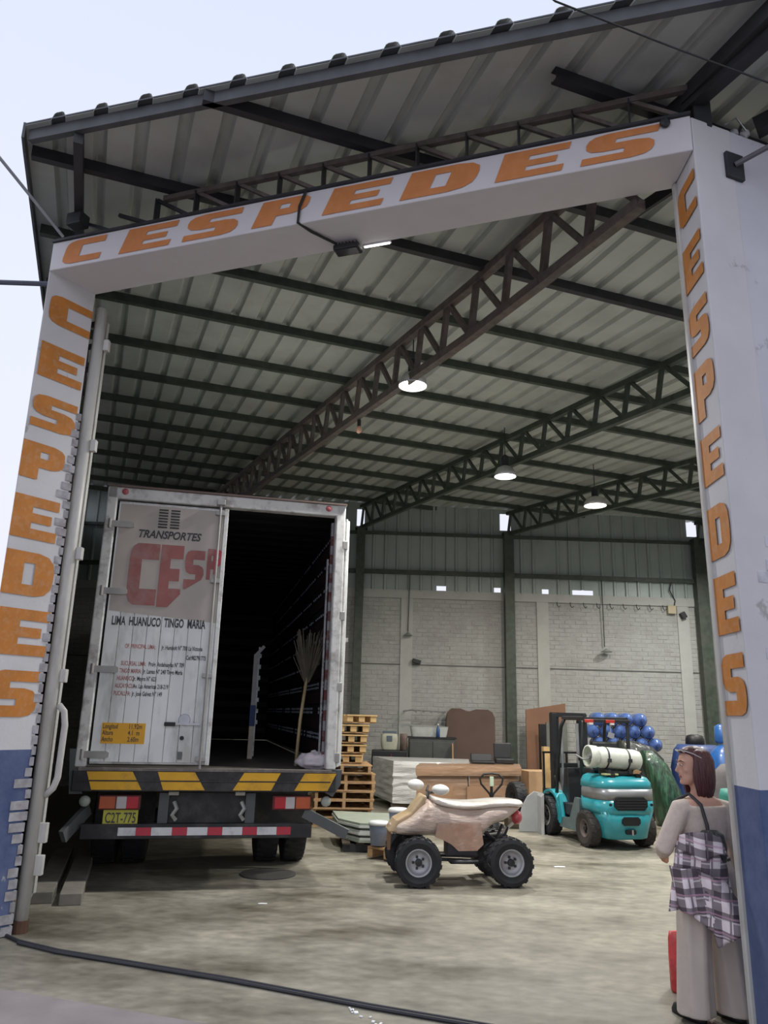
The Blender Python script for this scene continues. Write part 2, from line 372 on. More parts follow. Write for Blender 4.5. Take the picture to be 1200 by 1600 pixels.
# left wall and the far side wall of the hall
side = M('shade_dark_side_wall', (.045, .042, .04), .85, var=.25, scale=2, dirt=(.05, .05, .05), damt=.5)  # near-black colour stands in for the shade beside the truck
def slab(name, p, q, z0, z1, th, mat, label):
    p = Vector(p); q = Vector(q); d = (q - p).normalized(); n = Vector((d.y, -d.x, 0)) * th
    g = G(); a = [p, q, q + n, p + n]
    g.add([(v.x, v.y, z0) for v in a] + [(v.x, v.y, z1) for v in a], [(0, 1, 2, 3), (4, 5, 6, 7), (0, 1, 5, 4), (1, 2, 6, 5), (2, 3, 7, 6), (3, 0, 4, 7)])
    return tag(g.build(name, mat), label, 'wall', kind='structure')
slab('wall_left', Lc + Vector((.0, .48, 0)), WP(-.80, 19.7, 0), 0, 6.12, .16, side, 'side wall beyond the left gate pillar, coloured dark for shade')
slab('wall_right', WP(13.9, 3.45, 0), WP(13.9, 14.6, 0), 0, 6.1, .2, mortar, 'whitewashed side wall hidden behind the right pillar')
# outer front wall on the right, seen from the street
fwm = wall_paint('front_wall_paint', 1.40, white=(.63, .63, .68), peel=(.44, .43, .45))
f1 = WP(13.9, 3.42, 0)
wf = slab('wall_front', Rc + (f1 - Rc).normalized() * .22 + Vector((-.001, .003, 0)), (f1.x, f1.y, 0), 0, 5.72, -.30, fwm, 'whitewashed front wall right of the gate with a faded blue dado')
# patch of exposed brickwork, flaked blue, just right of the lettered pillar face
fd = (f1 - Rc); fd.z = 0; fd.normalize(); fn = Vector((fd.y, -fd.x, 0))
bwm = [M('flaked_brick_white', (.60, .60, .65), .9, var=.1, dirt=(.3, .28, .28), dscale=9), M('flaked_brick_blue', (.10, .13, .30), .9, var=.3, scale=20, dirt=(.5, .5, .55), dscale=12), M('flaked_brick_grey', (.36, .34, .34), .9, var=.2, scale=15)]
rb_ = random.Random(3)
for row in range(15):
    z = 1.88 + row * .074
    for k in range(6):
        xa = .07 + k * .165 + (.08 if row % 2 else 0) + rb_.uniform(-.01, .01)
        if row > 11 and rb_.random() < .4 or xa < .12 or (xa < .2 and rb_.random() < .4): continue
        m_ = bwm[0] if rb_.random() < .72 else (bwm[1] if rb_.random() < .5 else bwm[2])
        g = G(); c = Rc + fd * (xa + .07) + Vector((0, 0, z)); a = fd * .072; n_ = fn * rb_.uniform(.003, .009); h = Vector((0, 0, .034))
        g.add([c - a - h, c + a - h, c + a + h, c - a + h, c - a - h + n_, c + a - h + n_, c + a * .97 + h * .9 + n_, c - a * .97 + h * .9 + n_], [(4, 5, 6, 7), (0, 1, 5, 4), (1, 2, 6, 5), (2, 3, 7, 6), (3, 0, 4, 7)])
        g.build('brick', m_, wf)

# gate: two splayed pillars and the boxed beam --------------------------
pm = wall_paint('pillar_paint', 1.36, blue=(.045, .075, .18), white=(.66, .65, .655), peel=(.40, .385, .37), bias=-.02)
back = -gate_n
def pillar(poly, label):
    g = G(); g.prism([(p.x, p.y) for p in poly], 5.73)
    return tag(g.build('gate_pillar', pm, bevel=.012), label, 'pillar', kind='structure')
lw = Vector((sin(radians(-21)), cos(radians(-21)), 0))
pl = pillar([Lc, Lb, Lb + lw * .30 + Vector((-.12, 0, 0)), Lc + lw * .45], 'left gate pillar lettered in orange over a blue base')
prr = pillar([Rb, Rc, Rc + fd * .35, Rb + fd * .4 + Vector((0, .1, 0))], 'right gate pillar with foreshortened orange letters')
jd = (Lb - Lc); jw = jd.length; jd.normalize(); jn = Vector((jd.y, -jd.x, 0))
LZ = [('C', 4.99, 5.27), ('E', 4.47, 4.79), ('S', 4.01, 4.31), ('P', 3.55, 3.87), ('E', 3.04, 3.40), ('D', 2.57, 2.93), ('E', 2.09, 2.46), ('S', 1.61, 1.97)]
xr = [(.05, .47), (.03, .455), (.03, .45), (.0, .40), (.0, .41), (-.0, .44), (.02, .46), (.02, .44)]
for (ch, za, zb), (a, c2) in zip(LZ, xr):
    glyph(ch, Lc + jd * a + Vector((0, 0, za)), jd, (0, 0, 1), c2 - a, zb - za, 0, orange, pl, jn, .006)
kd = (Rc - Rb); kw = kd.length; kd.normalize(); kn = Vector((kd.y, -kd.x, 0))
RZ = [('C', 5.04, 5.33), ('E', 4.54, 4.87), ('S', 4.07, 4.40), ('P', 3.6, 3.96), ('E', 3.16, 3.48), ('D', 2.68, 3.01), ('E', 2.22, 2.57), ('S', 1.75, 2.10)]
for ch, za, zb in RZ:
    glyph(ch, Rb + kd * .05 + Vector((0, 0, za)), kd, (0, 0, 1), kw - .07, zb - za, 0, orange, prr, kn, .008)
# ragged bricks along the inner edge of the left pillar
hd = M('chipped_brick', (.38, .37, .38), .9, var=.25, scale=14, dirt=(.25, .23, .22), dscale=10, damt=.7)
rb_ = random.Random(5)
for i in range(52):
    z = .04 + i * .082
    wear = 1.0 if z < 1.25 else (.8 if 2.95 < z < 4.1 else .3)
    if 1.4 < z < 1.9: wear = .7
    g = G(); l = (.03 + .12 * wear * rb_.random() ** 1.6); e2 = rb_.uniform(-.02, .012)
    c = Lb - jd * (l / 2 - .012 - e2 * .5) + Vector((0, 0, z)) + jn * .004; a = jd * (l / 2); h = Vector((0, 0, .034)); n_ = jn * .012 * rb_.uniform(.5, 1.2); q = -jn * .03
    g.add([c - a - h + q, c + a - h + q, c + a + h + q, c - a + h + q, c - a - h, c + a - h + n_, c + a + h * .9 + n_, c - a + h * .9], [(4, 5, 6, 7), (0, 1, 5, 4), (1, 2, 6, 5), (2, 3, 7, 6), (3, 0, 4, 7)])
    g.build('brick', hd, pl)
# beam
bmw = M('beam_white', (.66, .64, .65), .7, var=.05, scale=2, dirt=(.5, .48, .47), damt=.3)
g = G(); A = Lc; B = Rc; lo, hi = 5.455, 5.735
Ab = Lb + Vector((-.05, .02, 0)); Bb = Rb + Vector((.0, .02, 0))
pts8 = [A, B, Bb, Ab]
g.add([(p.x, p.y, lo) for p in pts8] + [(p.x, p.y, hi) for p in pts8], [(0, 1, 2, 3), (4, 5, 6, 7), (0, 1, 5, 4), (1, 2, 6, 5), (2, 3, 7, 6), (3, 0, 4, 7)])
for v in range(len(g.v)): g.v[v] = (g.v[v][0] + gate_n.x * .004, g.v[v][1] + gate_n.y * .004, g.v[v][2])
gb = tag(g.build('gate_beam', bmw, bevel=.008), 'white boxed beam over the gate lettered in orange', 'beam', kind='structure')
BL = [('C', .09, .50, .06), ('E', .70, 1.20, .09), ('S', 1.33, 1.83, .07), ('P', 1.98, 2.42, .10), ('E', 2.60, 3.09, .10), ('D', 3.24, 3.80, .10), ('E', 3.97, 4.45, .08), ('S', 4.58, 5.06, .07)]
for ch, a, c2, sh in BL:
    glyph(ch, A + gate_t * (a + .03) + Vector((0, 0, 5.487)), gate_t, (0, 0, 1), c2 - a, .225, sh, orange_beam, gb, gate_n, .009)
# dark capping strip
g = G(); g.bar(A + Vector((0, 0, 5.745)), B + Vector((0, 0, 5.745)), .05, .02); g.build('capping', dark_steel, gb)
# ================================================================== ROOF
sheet_m = M('galvanised_roof_sheet', (.50, .53, .49), .45, .12, var=.08, scale=1.6, dirt=(.34, .34, .31), dscale=1.4, damt=.5, stretch=(1, 1, 1))
ceil = thing('ceiling', 'corrugated metal roof on green purlins and lattice trusses', 'roof', (0, 0, 0), kind='structure')
PT = .31
u = -.94; nsh = 0
while u < 14.2:
    prof = []
    for k in range(3):
        b0 = u + k * PT
        prof += [(b0, 0), (b0 + .19, 0), (b0 + .21, .05), (b0 + .225, .06), (b0 + .265, .06), (b0 + .28, .05), (b0 + .30, 0)]
    prof.append((u + 3 * PT + .012, 0))
    g = G(); V = []; n = len(prof)
    svals = [0, 6.0, 9.0, 12.0, 15.0, 99]
    rowsN = 0
    for j in range(6):
        for (uu, dz) in prof:
            s0 = edge_s(uu); s1 = wall_s(uu, .35)
            s_ = [s0, max(6.0, s0 + .01), None, None, None, s1][j]
            if j in (2, 3, 4): s_ = max(6.0, s0) + (s1 - max(6.0, s0)) * (j - 1) / 4
            s_ = min(s_, s1) if s1 > s0 else s0
            p = WP(uu, s_, roof_z(s_) + .10 + dz); V.append(tuple(p))
    fs = []
    for j in range(5):
        for i in range(n - 1):
            a = j * n + i; fs.append((a, a + 1, a + n + 1, a + n))
    g.add(V, fs)
    g.build('roof_sheet', sheet_m, ceil, solid=.003)
    u += 3 * PT; nsh += 1
# purlins (lipped C channels seen from below)
PU = [(3.73, 2.59), (4.88, .32), (6.02, -.9), (7.25, -.9), (8.39, -.9), (9.62, -.9), (10.8, -.9), (11.98, -.9), (13.16, -.9), (14.34, -.9), (15.5, -.9), (16.7, -.9), (17.9, -.9), (19.0, -.9)]
for s_, ua in PU:
    ub = min((18.3 - .9458 * s_) / .3258, 14.0)
    ua2 = ua
    if ub - ua2 < .3: continue
    g = G(); z = roof_z(s_)
    segs = [(ua2, ub)]
    for a, c2 in segs:
        g.bar(WP(a, s_, z + .05), WP(c2, s_, z + .05), .006, .10)
        g.bar(WP(a, s_ + .03, z + .003), WP(c2, s_ + .03, z + .003), .06, .006)
        g.bar(WP(a, s_ + .03, z + .097), WP(c2, s_ + .03, z + .097), .06, .006)
        g.bar(WP(a, s_ + .06, z + .01), WP(c2, s_ + .06, z + .01), .006, .02)
    g.build('purlin', green_steel if s_ > 7 else dark_steel, ceil)
# eave channel along the raked front edge, flashing on the left edge
e0 = WP(-.94, edge_s(-.94), 6.03); e1 = WP(5.0, edge_s(5.0), 6.03); ed = (e1 - e0).normalized(); en = Vector((ed.y, -ed.x, 0))
g = G(); o_ = -en * .07
g.bar(e0 + o_ + Vector((0, 0, .05)), e1 + o_ + Vector((0, 0, .05)), .05, .10); g.bar(e0 + o_ * .5 + Vector((0, 0, .115)), e1 + o_ * .5 + Vector((0, 0, .115)), .07, .012)
g.build('eave_channel', M('grey_eave_steel', (.085, .09, .095), .5, .2, var=.2), ceil)
g = G(); pa = WP(-.95, 5.82, 6.1); pb = WP(-.95, 19.6, roof_z(19.6) + .07); pm_ = WP(-.95, 6.0, 6.1)
g.bar(pa, pm_, .02, .14); g.bar(pm_, pb, .02, .14); g.build('side_flashing', MATS['grey_eave_steel'], ceil)
# rafters of the overhang
g = G(); g.bar(WP(-.53, 5.6, 5.99), WP(-.53, 7.2, 6.0), .07, .1); g.build('rafter', dark_steel, ceil)
g = G(); g.box(WP(-.53, 6.6, 5.9), (.16, .12, .12), rz=-.36); g.build('bracket', dark_steel, ceil, bevel=.01)
g = G(); g.bar(Vector((1.93, 4.82, 5.94)), Vector((2.78, 2.95, 5.94)), .1, .15); g.build('rafter', dark_steel, ceil)
g = G(); g.bar(Vector((2.14, 4.5, 5.70)), Vector((2.14, 4.5, 5.98)), .12, .12, upv=(1, 0, 0)); g.build('post', dark_steel, ceil)
g = G(); g.bar(Vector((1.93, 5.56, 5.74)), Vector((2.22, 5.16, 5.78)), .03, .10); g.build('sag_brace', black, ceil)
g = G(); g.bar(WP(3.5, 2.4, 5.98), WP(3.5, 3.5, 5.98), .08, .12); g.bar(Vector((2.6, 4.62, 5.85)), Vector((3.3, 4.1, 5.99)), .1, .12); g.build('rafter', dark_steel, ceil)
g = G(); g.bar(Vector((2.72, 4.4, 6.02)), Vector((2.76, 4.42, 5.72)), .04, .07, upv=(1, 0, 0)); g.build('hanger', M('red_oxide_steel', (.14, .08, .075), .7), ceil)

def truss(p, q, top0, top1, dep0, dep1, n, mat, w=.07, wb_=.04, parent=ceil, verticals=True, bulge=.0):
    """lattice girder; chords follow the roof, zig-zag web of separate bars"""
    t = bpy.data.objects.new('truss', None); COL.objects.link(t); t.parent = parent
    p = Vector(p); q = Vector(q)
    def tp(k): v = p.lerp(q, k); return Vector((v.x, v.y, top0(v) - .035))
    def bt(k): v = p.lerp(q, k); return Vector((v.x, v.y, top0(v) - (dep0 + (dep1 - dep0) * k) + bulge * 4 * k * (1 - k)))
    K = 12
    g = G(); 
    for i in range(K): g.bar(tp(i / K), tp((i + 1) / K + .002), w, w)
    g.build('top_chord', mat, t)
    g = G()
    for i in range(K): g.bar(bt(i / K), bt((i + 1) / K + .002), w, w)
    g.build('bottom_chord', mat, t)
    for i in range(n):
        g = G(); g.bar(bt(i / n), tp((i + .75) / n), wb_, wb_); g.build('web_bar', mat, t)
        if verticals:
            g = G(); g.bar(tp((i + .8) / n), bt((i + 1) / n), wb_, wb_ * 1.3); g.build('web_bar', mat, t)
    return t
rz_ = lambda v: roof_z(max(v.dot(Td), 0))
truss((1.84, 4.90, 0), (-4.2, 18.0, 0), rz_, 0, .62, .62, 24, rusty_steel, w=.085, wb_=.05, bulge=.03)
truss((4.9, 5.6, 0), (-.54, 18.1, 0), rz_, 0, .56, .56, 22, green_steel, w=.08, wb_=.045, bulge=.05)
truss((8.35, 6.9, 0), (3.03, 18.15, 0), rz_, 0, .52, .55, 20, green_steel, w=.08, wb_=.045, bulge=.03)
truss((12.2, 8.6, 0), (7.68, 18.3, 0), rz_, 0, .52, .55, 18, green_steel, w=.08, wb_=.045)
# lattice girder lying on the gate beam
ga = A + gate_t * .25 - gate_n * .05; gb_ = B - gate_t * .0 - gate_n * .05
t = bpy.data.objects.new('truss', None); COL.objects.link(t); t.parent = ceil
zt, zb = 6.0, 5.77
g = G(); g.bar(ga + gate_t * .85 + Vector((0, 0, zt)), gb_ + Vector((0, 0, zt)), .045, .045); g.build('top_chord', rusty_steel, t)
g = G(); g.bar(ga + Vector((0, 0, zb)), gb_ + Vector((0, 0, zb)), .05, .05); g.build('bottom_chord', dark_steel, t)
n = 13
for i in range(n):
    k0, k1 = i / n, (i + .9) / n
    pa = ga.lerp(gb_, k0); pb = ga.lerp(gb_, k1); ztt = zt if i > 1 else 5.93
    g = G(); g.bar(pa + Vector((0, 0, ztt)), pb + Vector((0, 0, zb)), .03, .03); g.build('web_bar', rusty_steel if i > 2 else dark_steel, t)
    if i > 1:
        g = G(); g.bar(pa + Vector((0, 0, zb)), pa + Vector((0, 0, zt)), .012, .07, upv=gate_n); g.build('web_bar', dark_steel, t)

# ------------------------------------------------------------------ high-bay lamps
lens_m = M('lit_lamp_lens', (1, 1, 1), .5, var=0, emit=(1, 1, .97, 9.0)); warm_m = M('lit_warm_lens', (1, .95, .85), .5, var=0, emit=(1, .93, .80, 7.0))
shade_m = M('spun_aluminium_shade', (.6, .6, .6), .35, .6, var=.05)
def lamp(x, y, z, r, label, lens=lens_m, power=1.0, col=(1, 1, .97), drop=None, dome=True):
    t = thing('pendant_lamp', label, 'lamp', (x, y, z), group='high bay lamps under the roof')
    g = G(); h = .17
    g.lathe([(r, 0), (r * 1.04, .0), (r * .95, .07), (r * .7, .14), (r * .35, h), (.05, h + .01)], 28, cap=False); g.build('shade', shade_m, t, smooth=True, solid=.004)
    g = G(); g.lathe([(.001, .025), (r * .55, .015), (r * .97, .012), (r * .97, .02)], 28, cap=False); g.build('lens', lens, t, smooth=True)
    rzv = roof_z(Vector((x, y, 0)).dot(Td)) - z
    g = G(); g.lathe([(.055, h), (.06, h + .02), (.06, h + .16), (.03, h + .19), (.012, h + .2)], 14); g.build('driver_housing', dark_steel, t)
    g = G(); g.tube([(0, 0, h + .19), (0, 0, rzv)], .008, 6); g.build('suspension_rod', dark_steel, t)
    ld = bpy.data.lights.new('lamp_light', 'AREA'); ld.shape = 'DISK'; ld.size = r * 1.8; ld.energy = LAMP_POWER * power; ld.color = col; ld.spread = radians(170)
    lo = bpy.data.objects.new('lamp_light', ld); COL.objects.link(lo); lo.parent = t; lo.location = (0, 0, -.02)
    return t
lamp(.30, 8.4, 5.47, .165, 'lit white high bay lamp hanging from the nearest lattice truss')
lamp(1.92, 11.7, 5.43, .17, 'lit white high bay lamp hanging from the middle truss')
lamp(3.88, 13.6, 5.52, .20, 'lit warm domed lamp hanging nearest the back wall', warm_m, col=(1, .9, .75))
# unseen lamps added behind the pillar to brighten the hall
lamp(4.6, 9.2, 5.5, .17, 'added unseen high bay lamp in the bay behind the right pillar')
lamp(7.6, 11.5, 5.5, .17, 'added unseen high bay lamp far right behind the right pillar')
lamp(7.2, 15.5, 5.5, .17, 'added unseen high bay lamp near the right end of the back wall')
t = thing('bulb', 'small warm unlit bulb on the nearest truss', 'bulb', (-.37, 9.75, 5.42))
g = G(); g.rings(sphere_rings(.045, .045, .055, 12, 8)); g.build('globe', M('warm_glass', (.7, .42, .3), .3), t, smooth=True)
g = G(); g.lathe([(.025, .04), (.025, .14)], 10); g.build('socket', dark_steel, t)

# floodlight under the beam with its cable
t = thing('floodlight', 'black floodlight clamped under the gate beam with a dangling cable', 'floodlight', A + gate_t * 2.72 - gate_n * .33 + Vector((0, 0, 5.40)), atan2(gate_t.y, gate_t.x))
g = G(); g.box((0, .02, 0), (.22, .12, .045)); g.build('housing', black, t, bevel=.01)
g = G()
for k in range(7): g.box((-.09 + k * .03, .02, .03), (.006, .1, .02))
g.build('cooling_fin', black, t)
g = G(); g.box((.0, .02, -.025), (.18, .09, .006)); g.build('lens', M('dark_glass', (.05, .05, .055), .1), t)
g = G(); g.tube([A + gate_t * 2.49 + Vector((0, 0, 5.735)) + gate_n * .02, A + gate_t * 2.44 + gate_n * .02 + Vector((0, 0, 5.6)), A + gate_t * 2.43 + gate_n * .015 + Vector((0, 0, 5.46)), A + gate_t * 2.5 - gate_n * .1 + Vector((0, 0, 5.44)), A + gate_t * 2.64 - gate_n * .3 + Vector((0, 0, 5.43))], .012, 6)
tag(g.build('floodlight_cable', black), 'thin black cable running over the beam to the floodlight', 'cable')
t = thing('tube_light', 'thin lit white tube fixed beside the floodlight', 'lamp', A + gate_t * 2.84 - gate_n * .42 + Vector((0, 0, 5.44)), atan2(gate_t.y, gate_t.x))
g = G(); g.tube([(0, 0, 0), (.22, 0, 0)], .007, 8); g.build('tube', M('lit_tube', (1, 1, 1), var=0, emit=(1, 1, 1, 3)), t)
g = G(); g.box((.11, 0, .012), (.24, .03, .012)); g.build('batten', bmw, t)

# overhead wires and stays
def wire(name, pts, r, mat, label, cat='cable'):
    g = G(); g.tube(pts, r, 6); return tag(g.build(name, mat), label, cat)
wire('service_cable', [(-2.92, 6.0, 5.74), (-3.2, 5.35, 6.0), (-3.60, 4.4, 6.36), (-4.3, 2.9, 7.0)], .014, M('pale_cable', (.42, .44, .48), .6), 'pale cable rising to the left from the top of the left pillar')
wire('wall_bracket_pipe', [(-3.06, 6.16, 5.36), (-3.6, 6.1, 5.33), (-6.5, 5.8, 5.15)], .022, M('slate_pipe', (.09, .10, .13), .6), 'dark horizontal rod leaving the left edge of the left pillar', 'rod')
wire('overhead_cable', [(-.2, 2.2, 5.05), (.9, 3.5, 5.68), (1.6, 3.6, 5.48), (2.7, 3.76, 5.2)], .006, black, 'thin black wire crossing in front of the overhanging roof')
wire('overhead_cable', [(1.35, 3.0, 5.30), (2.0, 3.1, 5.25), (2.9, 3.25, 5.2)], .006, MATS['slate_pipe'], 'thin grey wire at the top right in front of the eave')
t = thing('stay_rod', 'grey diagonal rod bolted to a plate on the right pillar wall', 'rod', (0, 0, 0))
g = G(); g.tube([Rc + fd * .33 + fn * .03 + Vector((0, 0, 5.42)), Rc + fd * .75 + fn * .6 + Vector((0, 0, 5.60))], .018, 8); g.build('rod', M('grey_rod', (.13, .12, .13), .6), t)
g = G(); g.box(Rc + fd * .34 + fn * .012 + Vector((0, 0, 5.42)), (.15, .03, .20), rot=Matrix.Rotation(atan2(fd.y, fd.x), 3, 'Z')); g.build('anchor_plate', dark_steel, t, bevel=.004)
t = thing('insulator_bracket', 'clutter of white insulators on top of the right pillar wall', 'bracket', Rc + fd * .42 - fn * .1 + Vector((0, 0, 5.73)))
g = G(); g.bar((-.12, 0, .03), (.2, .03, .03), .04); g.bar((.05, 0, 0), (.12, 0, .16), .02); g.build('bar', dark_steel, t)
for k in range(2):
    g = G(); g.lathe([(.02, 0), (.035, .015), (.02, .03), (.035, .045), (.015, .07)], 12, Matrix.Translation((.03 + k * .08, 0, .05)) @ Matrix.Rotation(.7, 4, 'Y')); g.build('insulator', M('porcelain', (.6, .6, .6), .3), t, smooth=True)
g = G(); g.lathe([(.035, 0), (.035, .02), (.02, .03)], 14, Matrix.Translation(B - gate_t * .17 + gate_n * .012 + Vector((0, 0, 5.70))) @ Matrix.Rotation(pi / 2, 4, 'X'))
tag(g.build('wall_bolt', dark_steel), 'dark round bolt on the beam near the right pillar', 'bolt')
wire('insulator_wires', [Rc + fd * .3 + Vector((0, 0, 5.76)), Rc + fd * .42 + Vector((0, 0, 5.86)), Rc + fd * .5 + Vector((0, 0, 5.78))], .006, steel, 'bright loose wire end above the right pillar')

# ------------------------------------------------------------------ folded gate leaf at the left pillar
t = thing('door_1', 'folded white tubular gate leaf against the left pillar', 'gate', (-2.735, 6.60, 0), kind='structure')
g = G(); g.tube([(0, 0, .07), (0, 0, 5.36)], .052, 12); g.build('gate_post', white_tube, t, smooth=True)
g = G(); g.tube([(0, 0, 0), (0, 0, .09)], .062, 12); g.build('pivot', M('rusted_iron', (.10, .05, .03), .8, var=.3), t)
lv = Vector((sin(radians(-19)), cos(radians(-19)), 0))
g = G(); g.bar(lv * .16 + Vector((.045, 0, .25)), lv * .16 + Vector((.045, 0, 5.3)), .05, .05, upv=(1, 0, 0)); g.build('inner_tube', white_tube, t)
g = G(); g.box((lv * .30 + Vector((.03, 0, 2.7))), (.03, .25, 5.0), rz=radians(19)); g.build('leaf_panel', M('leaf_grey', (.25, .25, .24), .6), t)
g = G(); c = Vector((.02, .02, 0))
g.tube([c + Vector((.03, 0, 1.00)), c + Vector((.09, 0, 1.06)), c + Vector((.115, 0, 1.14)), c + Vector((.12, 0, 1.55)), c + Vector((.10, 0, 1.66)), c + Vector((.05, 0, 1.71))], .028, 8); g.build('pull_handle', white_tube, t, smooth=True)
for z in (.72, .48): 
    g = G(); g.box((.075, .02, z), (.07, .05, .15)); g.build('hinge_plate', white_tube, t, bevel=.006)
for z in (1.95, 3.0, 4.0, 5.0):
    g = G(); g.box((.075, .03, z), (.05, .06, .11)); g.build('hinge_plate', white_tube, t, bevel=.006)
for k in range(9):
    g = G(); z = 3.35 + k * .235; g.bar((-.04, .03, z), (-.17, .10, z + .015), .02, .05); g.build('lattice_rung', M('rung_dark', (.06, .055, .055), .7), t)
# right jamb: white steel edge
g = G(); p = Rb + kd * .03
g.bar(Vector((p.x - .006, p.y, 0)), Vector((p.x - .006, p.y, 5.45)), .05, .034, upv=(1, 0, 0))
tag(g.build('door_2', white_tube, bevel=.008), 'white steel door frame edge along the right pillar', 'door frame', kind='structure')

# two steel channels lying on the floor beside the truck
for k, (x, lab) in enumerate(((-2.93, 'left one of two dusty timber beams lying beside the gate leaf'), (-2.66, 'right one of two dusty timber beams lying beside the gate leaf'))):
    g = G(); f_ = Vector((sin(radians(-17)), cos(radians(-17)), 0)); p = Vector((x, 7.42 - .03 * k, 0)); g.bar(p + f_ * .08 + Vector((0, 0, .05)), p + f_ * 2.6 + Vector((0, 0, .05)), .19, .1)
    tag(g.build('timber_beam', M('dusty_beam', (.24, .22, .185), .85, var=.2, scale=6), bevel=.008), lab, 'beam')
# ================================================================== TRUCK
# local: x from 0 (right rear corner) to -2.6 (left), y forward into the hall, z up
TR = thing('box_truck', 'white box truck seen from behind with its right rear door open', 'truck', (-.455, 8.60, 0), radians(12.7))
tw = M('truck_white', (.78, .80, .79), .5, var=.06, scale=2, dirt=(.33, .31, .28), dscale=2.5, damt=.55, stretch=(1.5, 1.5, .5))
twf = M('truck_frame_white', (.70, .70, .67), .5, var=.08, scale=3, dirt=(.25, .22, .19), dscale=7, damt=.7)
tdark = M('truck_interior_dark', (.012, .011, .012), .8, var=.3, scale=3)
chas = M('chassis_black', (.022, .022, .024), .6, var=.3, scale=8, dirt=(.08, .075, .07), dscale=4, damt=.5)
bw, bh, bl, fz = 2.6, 4.02, 8.6, 1.13
def tb(name, c, d, mat, par=TR, bevel=.006): g = G(); g.box(c, d); return g.build(name, mat, par, bevel=bevel)
# body shell
g = G(); g.box((-bw / 2, bl / 2, bh - .02), (bw, bl, .05)); g.build('roof', twf, TR, bevel=.01)
tb('side_panel', (-bw + .02, bl / 2, (bh + fz) / 2), (.04, bl, bh - fz), twf); tb('side_panel', (-.02, bl / 2, (bh + fz) / 2), (.04, bl, bh - fz), twf)
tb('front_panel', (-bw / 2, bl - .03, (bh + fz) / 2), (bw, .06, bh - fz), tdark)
fl = tb('cargo_floor', (-bw / 2, bl / 2, fz - .05), (bw - .02, bl, .08), M('cargo_floor_steel', (.12, .105, .09), .6, var=.3, scale=5))
g = G()
for k in range(21): g.box((-bw / 2, .35 + k * .4, bh - .07), (bw - .1, .05, .05))
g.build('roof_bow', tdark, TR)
for nm, c, d in (('ceiling_shade_sheet', (-bw / 2, bl / 2, bh - .055), (bw - .1, bl - .1, .012)), ('side_shade_sheet', (-bw + .045, bl / 2, (bh + fz) / 2), (.008, bl - .1, bh - fz - .1)), ('side_shade_sheet', (-.045, bl / 2, (bh + fz) / 2), (.008, bl - .1, bh - fz - .1))):
    g = G(); g.box(c, d); g.build(nm, tdark, TR)  # near-black sheets added to put shade inside the truck
# rear frame
g = G(); g.box((-bw + .055, -.03, (bh + fz) / 2), (.11, .12, bh - fz)); g.build('corner_post', twf, TR, bevel=.015)
g = G(); g.box((-.055, -.03, (bh + fz) / 2), (.11, .12, bh - fz)); g.build('corner_post', twf, TR, bevel=.015)
g = G(); g.box((-bw / 2, -.03, bh - .075), (bw, .12, .13)); g.build('header', twf, TR, bevel=.012)
g = G(); g.box((-bw / 2, -.055, bh - .002), (bw + .02, .12, .02)); g.build('drip_rail', M('brown_rail', (.13, .09, .075), .6), TR)
for x in (-2.42, -.20):
    g = G(); g.lathe([(.035, 0), (.032, .015), (.01, .02)], 14, Matrix.Translation((x, -.09, bh - .06)) @ Matrix.Rotation(pi / 2, 4, 'X')); g.build('marker_lamp', M('faded_red', (.38, .09, .10), .5), TR)
# left door, closed: vertical planked face
dx0, dx1, dz0, dz1 = -2.47, -1.31, 1.16, 3.86
D = tb('left_door', ((dx0 + dx1) / 2, -.045, (dz0 + dz1) / 2), (dx1 - dx0, .03, dz1 - dz0), twf)
npn = 8; w_ = (dx1 - .045 - dx0) / npn
for k in range(npn):
    g = G(); g.box((dx0 + w_ * (k + .5), -.068, (dz0 + dz1) / 2), (w_ - .007, .016, dz1 - dz0 - .04)); g.build('door_panel', tw, D, bevel=.003)
g = G(); g.box((dx1 - .022, -.075, (dz0 + dz1) / 2), (.045, .04, dz1 - dz0)); g.build('edge_trim', twf, D, bevel=.006)
# door flat artwork
fy = -.077
DO = lambda x, z: Vector((x, fy, z)); UX = Vector((1, 0, 0)); UZ = Vector((0, 0, 1))
greyp = M('faded_grey_paint', (.46, .415, .37), .6, var=.10, scale=3, dirt=(.45, .42, .38), dscale=5, damt=.5)
g = G(); g.add([DO(dx0 + .02, 2.68), DO(dx1 - .05, 2.60), DO(dx1 - .05, 3.83), DO(dx0 + .02, 3.83)], [(0, 1, 2, 3)]); g.build('paint_patch', greyp, D)
redp = M('faded_red_lettering', (.33, .115, .105), .65, var=.12, scale=5, dirt=(.36, .25, .23), dscale=6, damt=.5)
redb = M('red_lettering', (.45, .05, .07), .6, var=.1)
ink = M('door_ink', (.06, .06, .065), .7, var=.2); inkr = M('door_red_ink', (.42, .16, .15), .7, var=.2)
GL['e'] = [(0, 0), (.48, 0), (1, .22), (.98, .30), (.45, .30), (.45, .42), (.88, .42), (.88, .62), (.45, .62), (.45, .78), (1, .78), (1, 1), (0, 1)]
GL['s'] = [(0, 0), (.1, -.02), (.9, .25), (1, .38), (.98, .5), (.9, .57), (.72, .62), (.42, .62), (.42, .76), (1, .76), (1, 1), (.28, 1), (.1, .95), (.02, .84), (0, .7), (.02, .54), (.1, .43), (.28, .38), (.58, .38), (.58, .24), (0, .24)]
def lg(ch, x, z, w, h, m_=redp): glyph(ch, (x, fy - .003, z), UX, UZ, w, h, 0, m_, D, (0, -1, 0), .001, 'letter')
lg('C', -2.30, 2.75, .30, .66); lg('e', -1.985, 2.74, .235, .67); lg('s', -1.73, 2.95, .205, .42); lg('P', -1.50, 3.06, .10, .34, redp)
glyph('P', (-1.425, fy - .012, 3.12), UX, UZ, .075, .27, 0, redb, D, (0, -1, 0), .001, 'letter')
